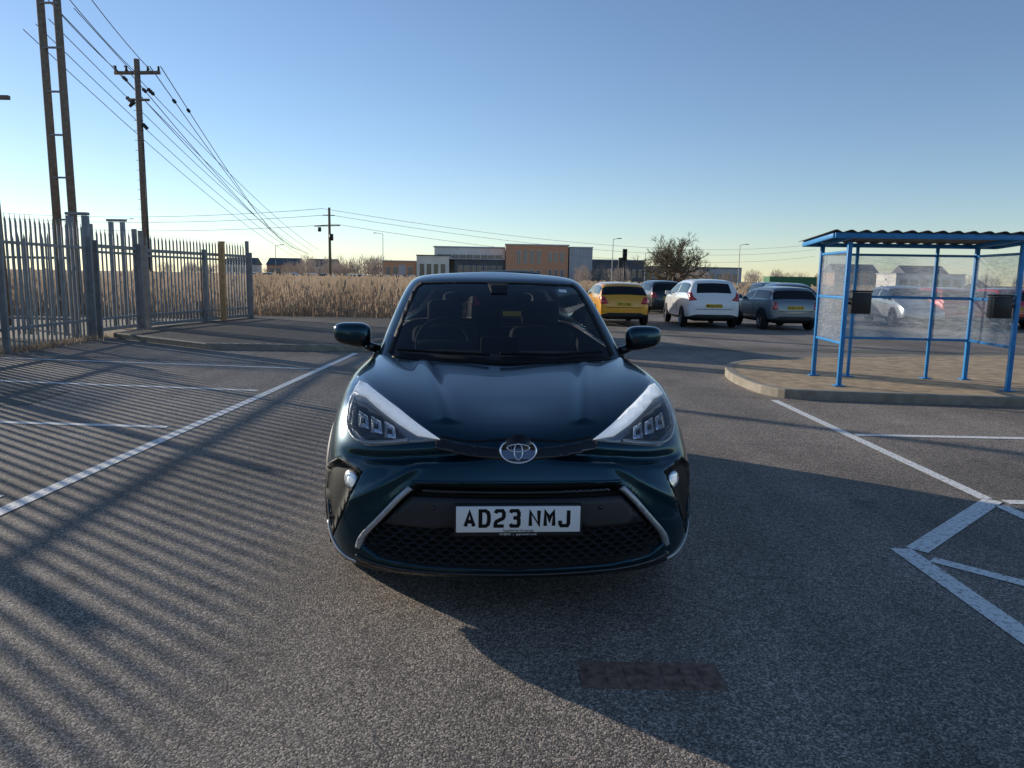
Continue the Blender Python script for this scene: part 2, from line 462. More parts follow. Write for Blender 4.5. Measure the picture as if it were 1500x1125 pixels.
# ---------------------------------------------------------------- ground
mobj('ground', [(-2500,-400,-0.02),(2500,-400,-0.02),(2500,3000,-0.02),(-2500,3000,-0.02)], [(0,1,2,3)], M['earth'])
mobj('car_park_asphalt', [(-9.0,-40,0),(70,-40,0),(70,37,0),(1.5,37,0),(1.5,24.2,0),(-8.4,24.2,0),(-9.2,17.5,0)], [(0,1,2,3,4,5,6)], M['asphalt'])
def apatch(pts): mobj('asphalt_repair', [(x,y,0.004) for x,y in pts], [tuple(range(len(pts)))], M['asphalt_patch'])
apatch([(1.7,16.2),(14,15.9),(14,16.7),(1.7,17.0)]); apatch([(-7.4,7.9),(-5.4,8.1),(-5.5,9.1),(-7.5,8.9)]); apatch([(5.2,5.6),(8.0,5.5),(8.1,6.6),(5.3,6.7)])
def ln(a, b, w=0.1): paint('painted_line', [a, b], w)
ln((-3.30,-4.0), (-3.02, 14.2), 0.11)
ln((-3.37, 4.72), (-8.6, 4.9)); ln((-3.34, 7.05), (-8.6, 7.35)); ln((-3.27, 9.40), (-8.6, 10.05)); ln((-3.23, 11.7), (-8.7, 12.45))
ln((3.36, 9.35), (3.38, 5.09)); ln((3.38, 4.93), (3.40, 4.0))
ln((3.44, 7.25), (9.5, 7.15)); ln((3.47, 5.02), (9.5, 4.95))
ln((3.41, 5.06), (2.32, 4.04), 0.12); ln((2.24, 4.06), (2.24, 0.5), 0.12); ln((2.33, 3.90), (4.4, 1.75), 0.09)
pv = [(-3.0,14.6),(-6.0,14.5),(-8.9,16.6),(-9.0,24.0),(-3.9,24.0),(-2.6,22.0),(-2.5,15.2)]
mobj('pavement', [(x,y,0.11) for x,y in pv], [tuple(range(len(pv)))[::-1]], M['asphalt_dark'])
kerb('kerb', pv[:], True)
kerb('kerb', [(1.6,37.1),(70,37.1)])
kerb('kerb', [(1.5, 24.2),(1.5, 37.0)])
isl_pts = [(3.50,9.75),(4.1,9.50),(7.5,9.12),(12,8.6),(14.5,12),(12,15.0),(6.5,14.1),(4.6,13.3),(3.8,12.6),(3.45,11.6),(3.38,10.6)]
isl_pts = [tuple(p) for p in catmull([(a,b) for a,b in isl_pts], 4)]
kerb('kerb', isl_pts, True, w=0.14)
def inset(pts, d):
    L, R = ribbon(pts, 2*d, 0, True); return L
il = inset(isl_pts, 0.05)
mobj('traffic_island', [(p.x,p.y,0.115) for p in il], [tuple(range(len(il)))], M['island'])
b = MB(); b.box(0.28,0.82,2.55,2.74,-0.03,0.003,0)
for i in range(7):
    for j in range(2): b.box(0.31+i*0.072,0.355+i*0.072,2.575+j*0.075,2.63+j*0.075,0.002,0.006,0)
b.obj('drain_cover', [M['rust']])
V = []; F = []
for i in range(3500):
    x = random.uniform(-6, 6); y = random.uniform(1.8, 12); s = random.uniform(0.002, 0.006); k = len(V); a = random.uniform(0, pi)
    V += [(x+s*cos(a+t), y+s*sin(a+t), 0.001) for t in (0, 2.1, 4.2)]+[(x, y, s*0.9)]
    F += [(k,k+1,k+3),(k+1,k+2,k+3),(k+2,k,k+3)]
mobj('loose_grit', V, F, M['grit'])

# ---------------------------------------------------------------- palisade fence
def palisade(name, pts, z0=0.06, h=2.38, pitch=0.15, post_every=2.75, frame=False):
    b = MB()
    if not isinstance(h, tuple): h = (h, h)
    for a, c in zip(pts[:-1], pts[1:]):
        a = Vector((*a, 0)); c = Vector((*c, 0)); L = (c-a).length; d = (c-a)/L; nrm = Vector((-d.y, d.x, 0))
        n = int(L/pitch)
        for i in range(n):
            p = a+d*(i+0.5)*L/n; hh = h[0]+(h[1]-h[0])*i/n+random.uniform(-0.012, 0.012); tw = random.uniform(-0.003, 0.003)
            sec = [(-0.034, 0), (-0.014, 0.018), (0.014, 0.018), (0.034, 0)]
            vs = []
            for z in (z0, hh-0.16): vs += [p+d*(s+tw)+nrm*t+Vector((0,0,z)) for s, t in sec]
            vs += [p+d*s+nrm*t+Vector((0,0,hh)) for s, t in ((-0.022,0.03),(0.0,0.0),(0.022,0.03))]
            b.add(vs, [(0,1,5,4),(1,2,6,5),(2,3,7,6),(4,5,8),(5,6,9),(6,7,10)], 0)
        for z in (0.42, h[0]-0.55):
            b.beam(a-nrm*0.03+Vector((0,0,z)), c-nrm*0.03+Vector((0,0,z)), 0.05, 0.055)
        m = max(1, round(L/post_every))
        for i in range(m+1):
            p = a+d*L*i/m-nrm*0.10
            b.beam(p, p+Vector((0,0,h[1]-0.3)), 0.10, 0.06)
        if frame:
            for z in (z0+0.03, h[0]-0.42): b.beam(a-nrm*0.035+Vector((0,0,z)), c-nrm*0.035+Vector((0,0,z)), 0.06, 0.08)
            for q in (a, c): b.beam(q+Vector((0,0,0)), q+Vector((0,0,h[0]+0.05)), 0.09, 0.09)
    return b.obj(name, [M['galv']])
palisade('palisade_fence', [(-8.6,-6.0),(-8.75,3.0),(-9.1,13.1),(-9.28,16.2)], h=2.52)
palisade('palisade_gate', [(-9.28,16.45),(-9.2,18.2)], frame=True, z0=0.15, h=2.45)
palisade('palisade_gate', [(-9.15,18.4),(-8.3,23.3)], frame=True, z0=0.15, h=2.42)
palisade('palisade_fence', [(-9.6,16.2),(-22,18.5)], h=2.3)
palisade('palisade_fence', [(-11.2,9.0),(-11.9,15.8)], h=2.3)
b = MB()
for x, y in ((-9.28,16.3),(-9.62,16.3)): b.beam((x,y,0),(x,y,2.66),0.12,0.12)
b.beam((-9.21,16.3,2.70),(-9.69,16.3,2.70),0.12,0.06)
for x, y in ((-10.2,19.6),(-10.5,19.6)): b.beam((x,y,0),(x,y,2.75),0.1,0.1)
b.beam((-10.1,19.6,2.79),(-10.6,19.6,2.79),0.1,0.06)
bevel(b.obj('gate_post_frame', [M['galv']]), 0.008)
b = MB(); b.beam((-8.42,21.6,0),(-8.42,21.6,2.35),0.13,0.13); b.beam((-8.42,21.6,2.35),(-8.42,21.6,2.38),0.15,0.15); b.obj('timber_post', [M['post_tan']])

# ---------------------------------------------------------------- poles + wires
def cable(b, p, q, sag, r=0.016, n=14):
    p = Vector(p); q = Vector(q); pr = p
    for i in range(1, n+1):
        t = i/n; c = p.lerp(q, t); c.z -= sag*4*t*(1-t)
        b.tube(pr, c, r, r, 4, 0, False); pr = c
def insul(b, p, q, t, s, sag, r=0.10):
    p = Vector(p); q = Vector(q); c = p.lerp(q, t); c.z -= sag*4*t*(1-t); d = (q-p).normalized()
    for k in range(3): b.tube(c+d*s*(k-1)*0.5, c+d*s*((k-1)*0.5+0.3), r, r*0.7, 8, 1)
e = empty('telegraph_pole', (-17.65, 36, 0))
b = MB(); b.tube((0,0,0),(0,0,11.2),0.17,0.13,12,0)
b.beam((-1.1,0.1,10.6),(1.1,-0.1,10.6),0.12,0.14,0); b.beam((-0.5,0,9.4),(0.5,0,9.4),0.1,0.1,0)
for x in (-1,-0.5,0.5,1): b.tube((x,0,10.67),(x,0,10.9),0.06,0.05,8,1)
b.tube((0.17,-0.05,8.3),(0.36,-0.05,8.1),0.09,0.09,8,1); b.tube((-0.17,-0.05,9.3),(-0.42,-0.05,9.1),0.09,0.09,8,1)
b.tube((0.17,-0.1,0),(0.17,-0.1,7.5),0.02,0.02,6,1)
for i in range(16): b.tube((-0.22,-0.1,2.6+i*0.45),(0.22,-0.1,2.6+i*0.45),0.012,0.012,4,1)
b.obj('pole', [M['wood'], M['blackm']], e, True)
e2 = empty('twin_utility_pole', (-15.75, 26, 0))
b = MB()
for x in (0, 0.55):
    b.tube((x,0,0),(x-0.1,0,12.0),0.145,0.12,12,0)
for z in (3.2,4.6,6.0,7.4,8.8,10.2): b.beam((-0.05,-0.1,z),(0.57,-0.1,z),0.05,0.06,1)
b.beam((-1,0,11.5),(1.6,0,11.5),0.12,0.14,0)
b.obj('pole', [M['wood'], M['galv']], e2, True)
e3 = empty('telegraph_pole', (-13.4, 19.6, 0)); b = MB(); b.tube((0,0,0),(-0.1,0,6.0),0.11,0.09,12,0); b.beam((-0.6,0,5.8),(0.5,0,5.8),0.1,0.1,0); b.obj('pole', [M['wood']], e3, True)
e4 = empty('utility_pole', (-17.2, 70, 0)); b = MB(); b.tube((0,0,0),(0,0,7.6),0.15,0.11,8,0)
b.beam((-1.4,0,5.9),(1.0,0,6.0),0.1,0.1,0); b.beam((-0.6,0,6.9),(0.5,0,6.9),0.08,0.08,0); b.tube((-0.9,-0.1,5.8),(-0.9,-0.1,5.4),0.16,0.16,8,1); b.tube((0.2,-0.2,5.2),(0.2,-0.2,4.6),0.2,0.2,8,1)
b.obj('pole', [M['wood'], M['blackm']], e4, True)
b = MB()
tops = [(-18.75,36,10.9),(-18.25,36,10.9),(-17.05,36,10.9),(-16.55,36,10.9)]
for i, t in enumerate(tops):
    q = (-48-i*1.3, 178, 6.2+0.4*i); cable(b, t, q, 2.0, 0.022)
    insul(b, t, q, 0.012+0.012*i, 0.35, 2.0, 0.09)
for i in range(5):
    p = (-19.0+0.5*i, 30, 10.6+0.2*i); q = (-27.5+i*0.7, 95, 3.5+0.25*i)
    cable(b, p, q, 0.9, 0.016)
    if i in (2, 4): insul(b, p, q, 0.12, 0.5, 0.9, 0.10)
for i in range(3): cable(b, (-18.5+0.8*i,36,10.6), (-16.5+0.8*i,26,11.4), 0.15, 0.016)
for i, z in enumerate((7.5, 6.95, 6.1)):
    cable(b, (-17.2+(i-1)*0.6,70,z), (60,150,z+1.6-0.5*i), 2.2, 0.022, 24)
    cable(b, (-17.2+(i-1)*0.6,70,z), (-70,90,z+1.2), 1.0, 0.022, 16)
b.obj('overhead_wires', [M['wire'], M['blackm']])

# ---------------------------------------------------------------- reeds / grass
def reeds(name, n, area, hmin, hmax, wid):
    V = []; F = []
    x0, x1, y0, y1 = area
    for i in range(n):
        t = random.random()**1.6
        y = y0+(y1-y0)*t; x = random.uniform(x0, x1)
        cl = 0.75+0.25*sin(x*1.3+y*0.7)+0.15*sin(x*3.1-y*1.9)
        h = random.uniform(hmin, hmax)*(0.72+0.28*cl); edge = min(1, (y-y0)/2.5+0.25); h *= edge
        a = random.uniform(0, pi); ww = wid*random.uniform(0.6, 1.3)*(1+t)
        lx = random.gauss(0, 0.13)*h; ly = random.gauss(0, 0.13)*h
        dx = cos(a)*ww/2; dy = sin(a)*ww/2; k = len(V)
        V += [(x-dx,y-dy,-0.03),(x+dx,y+dy,-0.03),(x+lx*0.4+dx*0.8,y+ly*0.4+dy*0.8,h*0.6),(x+lx*0.4-dx*0.8,y+ly*0.4-dy*0.8,h*0.6),(x+lx,y+ly,h)]
        F += [(k,k+1,k+2,k+3),(k+3,k+2,k+4)]
        if random.random() < 0.35:
            k = len(V); c = (x+lx, y+ly, h); s = ww*1.3
            V += [(c[0]-s,c[1],c[2]-0.10),(c[0]+s,c[1],c[2]-0.10),(c[0]+s*0.6+lx*0.1,c[1],c[2]+0.08),(c[0]-s*0.3,c[1],c[2]+0.12)]
            F.append((k,k+1,k+2,k+3))
    return mobj(name, V, F, M['reed'])
reeds('reed_bed', 26000, (-26, 2.0, 25.0, 60), 0.85, 1.45, 0.026)
reeds('reed_bed', 13000, (1.5, 60, 38.5, 75), 0.5, 1.15, 0.05)
reeds('reed_bed', 6000, (-60, 60, 60, 140), 0.7, 1.3, 0.12)
def tuft(name, n, pathpts, spread):
    V = []; F = []
    for i in range(n):
        k = random.randrange(len(pathpts)-1); p = Vector(pathpts[k]).lerp(Vector(pathpts[k+1]), random.random())
        x = p.x+random.gauss(0, spread); y = p.y+random.gauss(0, spread); h = random.uniform(0.04, 0.16); a = random.uniform(0, pi); b_ = 0.006
        k = len(V); V += [(x-cos(a)*b_,y-sin(a)*b_,0),(x+cos(a)*b_,y+sin(a)*b_,0),(x+random.gauss(0,0.03),y+random.gauss(0,0.03),h)]; F.append((k,k+1,k+2))
    return mobj(name, V, F, M['reed'])
tuft('verge_grass', 6000, [(-8.9,6),(-9.1,13.1),(-9.2,16.2),(-9.0,24.2),(-8.4,24.5),(1.5,24.6)], 0.14)

# ---------------------------------------------------------------- trees
def bare_tree(name, loc, h, spread, seed, lv=6):
    rnd = random.Random(seed); b = MB()
    def br(p, d, L, r, l):
        q = p+d*L; b.tube(p, q, r, r*0.7, 5 if l > 3 else 3, 0 if l > 2 else 1, False)
        if l == 0: return
        n = 3 if l > 1 else 5
        for i in range(n):
            dd = d*0.7+Vector((rnd.gauss(0,1)*spread, rnd.gauss(0,1)*spread, rnd.gauss(0.25,0.45))); dd.normalize()
            s = q if i else p.lerp(q, rnd.uniform(0.5, 0.95))
            br(s, dd, L*rnd.uniform(0.6, 0.86), r*0.62, l-1)
    for k in range(5):
        d = Vector((rnd.gauss(0,0.4), rnd.gauss(0,0.3), 1)).normalized()
        br(Vector((rnd.gauss(0,0.3), rnd.gauss(0,0.2), 0)), d, h*0.22, h*0.024, lv)
    o = b.obj(name, [M['bark'], M['twig']]); o.location = loc; return o
bare_tree('bare_tree', (12.2, 56, 0), 6.6, 0.6, 3)
def treeline(name, x0, x1, y, zt, n, seed):
    rnd = random.Random(seed); V = []; F = []
    for i in range(n):
        cx = rnd.uniform(x0, x1); cy = y+rnd.uniform(-8, 8); H = zt*rnd.uniform(0.6, 1.05); R = H*rnd.uniform(0.3, 0.5)
        for j in range(170):
            a = rnd.uniform(0, 2*pi); rr = R*sqrt(rnd.random()); hz = H*(0.3+0.7*(rnd.random()**0.7)*sqrt(max(0,1-(rr/R)**2*0.8)))
            x = cx+rr*cos(a); yy = cy+rr*sin(a); k = len(V); s = H*0.014; dx = rnd.gauss(0,1)*H*0.09
            V += [(x,yy,hz-H*0.22),(x+s,yy,hz-H*0.22),(x+dx,yy,hz)]; F.append((k,k+1,k+2))
        k = len(V); V += [(cx-H*.015,cy,0),(cx+H*.015,cy,0),(cx+H*.008,cy,H*.6),(cx-H*.008,cy,H*.6)]; F.append((k,k+1,k+2,k+3))
    return mobj(name, V, F, M['treefar'])
treeline('distant_tree_line', -62, -32, 205, 7.5, 26, 1)
treeline('distant_tree_line', -140, -62, 300, 6.5, 40, 2)
treeline('distant_tree_line', 60, 260, 300, 8.0, 60, 4)
treeline('distant_tree_line', 24, 34, 120, 5.0, 8, 5)
treeline('distant_tree_line', 12, 24, 140, 5.5, 7, 6)

# ---------------------------------------------------------------- buildings
def windows(b, x0, x1, y, z0, z1, nx, nz, wfrac=0.5, hfrac=0.6, mi=1, mf=2):
    dx = (x1-x0)/nx; dz = (z1-z0)/nz
    for i in range(nx):
        for j in range(nz):
            cx = x0+dx*(i+0.5); cz = z0+dz*(j+0.5); ww = dx*wfrac/2; hh = dz*hfrac/2
            b.box(cx-ww-0.08, cx+ww+0.08, y-0.06, y+0.02, cz-hh-0.08, cz+hh+0.08, mf)
            b.box(cx-ww, cx+ww, y-0.09, y-0.05, cz-hh, cz+hh, mi)
            b.box(cx-0.04, cx+0.04, y-0.12, y-0.085, cz-hh, cz+hh, mf)
e = empty('brick_school_building', (0, 150, 0))
b = MB(); b.box(-1.7,10.8,0,22,0,7.9,0); b.box(-1.9,11.0,-0.15,22,7.92,8.15,2)
windows(b, 0.2, 5.6, 0, 3.9, 7.3, 4, 1, 0.45, 0.7); windows(b, 6.6, 10.2, 0, 0.5, 7.3, 3, 2, 0.4, 0.55); windows(b, 0.2, 5.6, 0, 0.4, 3.6, 4, 1, 0.5, 0.6)
b.obj('brick_block', [M['brick'], M['win'], M['frame']], e)
b = MB(); b.box(11.05,15.7,0.5,22,0,7.6,0); b.box(11.05,15.8,0.3,22,7.62,7.8,2)
for i in range(8): b.box(11.1+i*0.58,11.16+i*0.58,0.42,0.5,0,7.6,2)
windows(b, 12, 15, 0.4, 0.5, 3.5, 2, 1)
b.obj('grey_block', [M['clad'], M['win'], M['frame']], e)
b = MB(); b.box(-16.6,-1.95,6,26,0,7.4,0); b.box(-16.8,-1.95,5.8,26,7.42,7.7,2)
windows(b, -16, -2.5, 6, 5.0, 6.2, 9, 1, 0.8, 0.6); b.obj('long_block', [M['render'], M['win'], M['clad']], e)
b = MB(); b.box(-12.0,-1.8,1,5.9,0,4.9,0); b.box(-13,-1.8,0.6,5.9,4.92,5.15,1); windows(b, -11.5, -2.2, 1, 0.5, 4.2, 7, 1, 0.7, 0.7, 2, 1)
b.obj('entrance_block', [M['cladd'], M['clad'], M['win']], e)
b = MB(); b.box(-19.6,-13.1,0.5,12,0,5.5,0); b.box(-19.7,-13.1,0.3,12,5.52,5.7,2); windows(b, -19.2, -13.6, 0.5, 0.6, 4.6, 4, 1); b.obj('pale_block', [M['render'], M['win'], M['cladd']], e)
b = MB(); b.box(-26.7,-19.75,1.2,12,0,4.3,0); b.box(-26.9,-19.75,1.0,12,4.32,4.5,2); windows(b, -26.2, -20.2, 1.2, 0.6, 3.8, 4, 1); b.obj('low_brick_block', [M['brick'], M['win'], M['clad']], e)
e = empty('dark_clad_building', (0, 168, 0))
b = MB(); b.box(17.5,29.3,0,15,0,5.6,0); b.box(17.3,29.4,-0.2,15,5.62,5.85,2); windows(b, 18, 29, 0, 0.6, 5.0, 8, 1, 0.5, 0.4); b.box(29.5,52,3,15,0,4.4,2); b.box(29.5,52,2.8,15,4.42,4.6,0); windows(b, 30, 51.5, 3, 0.6, 4.0, 12, 1, 0.6, 0.5)
b.obj('walls', [M['cladd'], M['win'], M['clad']], e)
def house(name, x, y, w, d, h, wall, roofm=None, rz=0):
    e = empty(name, (x, y, 0), rz); b = MB(); b.box(-w/2,w/2,0,d,0,h,0); windows(b, -w/2+0.5, w/2-0.5, 0, 0.6, h-0.3, max(2,int(w/2.5)), max(1,int(h/2.6)))
    r = h+d*0.3
    b.add([(-w/2-.3,-.3,h),(w/2+.3,-.3,h),(w/2+.3,d+.3,h),(-w/2-.3,d+.3,h),(-w/2-.3,d/2,r),(w/2+.3,d/2,r)], [(0,1,5,4),(2,3,4,5),(0,4,3),(1,2,5),(3,2,1,0)], 3)
    b.obj('walls_and_roof', [wall, M['win'], M['frame'], M['cladd']], e)
house('house', -62, 240, 9, 8, 4.0, M['render']); house('house', -76, 245, 10, 8, 4.2, M['brick']); house('house', -92, 250, 10, 8, 4.2, M['render'])
house('house', 96, 210, 12, 8, 4.5, M['brick']); house('house', 118, 214, 12, 8, 4.5, M['brick'])
e = empty('white_portable_building', (47, 92, 0)); b = MB(); b.box(0,8.5,0,5,0.2,2.7,0); b.box(-.1,8.6,-.1,5.1,2.72,2.85,2); windows(b,0.3,8.2,0,0.8,2.5,6,1,0.6,0.5); b.obj('walls', [M['render'], M['win'], M['clad']], e)
e = empty('unseen_reflection_building', (0, -26, 0), pi)  # added out of view behind the camera, for its reflection in the bumper
b = MB(); b.box(-28,14,0,12,0,5.2,0); b.box(-28.3,14.3,-0.4,12.2,5.22,5.9,2); windows(b,-27,13,0,0.2,4.2,14,1,0.85,0.9); b.obj('walls', [M['cladd'], M['win'], M['clad']], e)
mg = pmat('green_steel', (0.03, 0.16, 0.07), 0.5, var=0.2)
b = MB(); b.box(0,6,0,2.4,0.1,2.2,0)
for i in range(24): b.box(0.05+i*0.25,0.17+i*0.25,-0.05,0.0,0.15,2.15,0)
o = b.obj('green_container', [mg]); o.location = (32.5, 95, 0)
b = MB()
for i in range(120):
    a = random.uniform(0,2*pi); rr = random.random()*4; hh = 2.4*(1-rr/4)
    b.tube((cos(a)*rr, sin(a)*rr, 0),(cos(a)*rr*0.8, sin(a)*rr*0.8, max(0.2,hh)),0.9,0.1,5,0)
o = b.obj('spoil_heap', [pmat('soil', (0.12,0.10,0.08), 0.95, var=0.3)]); o.location = (62, 100, 0)

def lamp(x, y, h, arm=0.9, s=1):
    b = MB(); b.tube((0,0,0),(0,0,1.2),0.09,0.09,8); b.tube((0,0,1.2),(0,0,h),0.06,0.04,8); b.tube((0,0,h),(arm*s,0,h+0.12),0.03,0.03,6)
    b.box(min(arm*s,(arm+.5)*s),max(arm*s,(arm+.5)*s),-.1,.1,h+0.08,h+0.18); o = b.obj('street_lamp', [M['galv']]); o.location = (x,y,0)
lamp(11.8,90,6.2,0.5); lamp(17.5,100,5.0); lamp(-21,120,8.0,1.0,-1); lamp(31.5,105,6.5,0.7); lamp(-35,110,5.5,0.7); lamp(50,120,6,0.8); lamp(-50,90,5,0.8,-1); lamp(-58,112,9.0,0.9)
e = empty('traffic_light', (10.3, 70, 0)); b = MB(); b.tube((0,0,0),(0,0,3.6),0.08,0.08,8,0); b.box(-0.2,0.2,-0.2,0.1,3.2,4.3,0); b.box(-0.55,-0.21,-0.2,0.1,2.6,3.5,0)
for k, c in enumerate((3.42,3.75,4.08)): b.tube((0,-0.2,c),(0,-0.3,c),0.12,0.13,10,1)
b.obj('signal', [M['blackm'], M['black']], e)
e = empty('road_sign', (-8.2, 55, 0)); b = MB(); b.tube((0,0,0),(0,0,2.2),0.04,0.04,8,0); b.box(-0.25,0.25,-0.07,-.04,1.6,2.25,0); b.obj('sign_panel', [M['clad']], e)

# ---------------------------------------------------------------- shelter
def poly_panel_mat():
    m = bpy.data.materials.new('scuffed_polycarbonate'); m.use_nodes = True; nt = m.node_tree; nt.nodes.clear()
    N = nt.nodes.new; L = nt.links.new
    o = N('ShaderNodeOutputMaterial'); t = N('ShaderNodeBsdfTransparent'); t.inputs['Color'].default_value = (0.93,0.95,0.97,1)
    d = N('ShaderNodeBsdfDiffuse'); d.inputs['Color'].default_value = (0.75,0.78,0.8,1)
    tl = N('ShaderNodeBsdfTranslucent'); tl.inputs['Color'].default_value = (0.75,0.78,0.8,1)
    ms = N('ShaderNodeMixShader'); ms.inputs[0].default_value = 0.6; L(d.outputs[0], ms.inputs[1]); L(tl.outputs[0], ms.inputs[2])
    tc = N('ShaderNodeTexCoord'); mp = N('ShaderNodeMapping'); mp.inputs['Scale'].default_value = (3, 3, 18); mp.inputs['Rotation'].default_value = (0.2, 0.7, 0.3)
    n = N('ShaderNodeTexNoise'); n.inputs['Scale'].default_value = 2.2; n.inputs['Detail'].default_value = 9; n.inputs['Roughness'].default_value = 0.75
    L(tc.outputs['Object'], mp.inputs[0]); L(mp.outputs[0], n.inputs['Vector'])
    r = N('ShaderNodeMapRange'); r.inputs[1].default_value = 0.42; r.inputs[2].default_value = 0.78; r.inputs[3].default_value = 0.17; r.inputs[4].default_value = 0.48
    L(n.outputs['Fac'], r.inputs[0]); mx = N('ShaderNodeMixShader'); L(r.outputs[0], mx.inputs[0]); L(t.outputs[0], mx.inputs[1]); L(ms.outputs[0], mx.inputs[2]); L(mx.outputs[0], o.inputs['Surface'])
    return m
M['poly'] = poly_panel_mat()
sh = empty('smoking_shelter', (4.44, 9.96, 0.117), atan2(-0.2, 2.16))
SW = 2.17; SD = 1.13; b = MB(); pw = 0.055
posts = [(0,0),(SW,0),(0,SD),(SW,SD),(0.5,SD),(1.62,SD)]
for i, (x, y) in enumerate(posts): b.beam((x,y,0),(x,y,1.93),pw if i < 4 else 0.04,pw if i < 4 else 0.04,0); b.box(x-.07,x+.07,y-.07,y+.07,0,0.012,0)
for z in (0.58,1.19,1.80):
    b.beam((pw/2,SD,z),(SW-pw/2,SD,z),0.03,0.035,0)
    for x in (0,SW): b.beam((x,pw/2,z),(x,SD-pw/2,z),0.03,0.035,0)
for z in (1.96,):
    b.beam((-0.25,-0.16,z+0.04),(SW+0.3,-0.16,z+0.04),0.04,0.07,0); b.beam((-0.25,SD+0.12,z-0.02),(SW+0.3,SD+0.12,z-0.02),0.04,0.06,0)
    for x in (-0.25,0,SW,SW+0.3): b.beam((x,-0.14,z+0.04),(x,SD+0.1,z-0.02),0.04,0.06,0)
bevel(b.obj('frame', [M['blue']], sh), 0.004)
b = MB()
def panel(p, q, z0, z1, t=0.004):
    b.beam((p[0],p[1],(z0+z1)/2),(q[0],q[1],(z0+z1)/2),t,z1-z0,0)
for x0, x1 in ((0.03,0.475),(0.525,1.6),(1.645,SW-.03)):
    for z0, z1 in ((0.60,1.17),(1.21,1.78)): panel((x0,SD),(x1,SD),z0,z1)
for x in (0,SW):
    for z0, z1 in ((0.60,1.17),(1.21,1.78)): panel((x,0.03),(x,SD-.03),z0,z1)
b.obj('panels', [M['poly']], sh)
n = 90; V = []; F = []
for i in range(n+1):
    x = -0.30+(SW+0.65)*i/n; z = 0.018*sin(i*pi/3.0)
    V += [(x,-0.22,2.055+z),(x,SD+0.2,1.985+z)]
F = [(2*i,2*i+2,2*i+3,2*i+1) for i in range(n)]
o = mobj('corrugated_roof', V, F, M['roofsheet'], sh, True); md = o.modifiers.new('s','SOLIDIFY'); md.thickness = 0.006
b = MB(); b.box(0.08,0.33,-0.02,0.14,0.98,1.26); b.box(0.07,0.34,-0.03,0.15,1.265,1.29); b.box(SW-.3,SW-.06,-0.02,0.14,0.96,1.24); b.box(SW-.31,SW-.05,-0.03,0.15,1.245,1.27)
b.box(0.02,0.08,0.03,0.06,1.1,1.14); b.box(SW-.06,SW-.02,0.03,0.06,1.1,1.14)
bevel(b.obj('cigarette_bins', [M['blackm']], sh), 0.01)

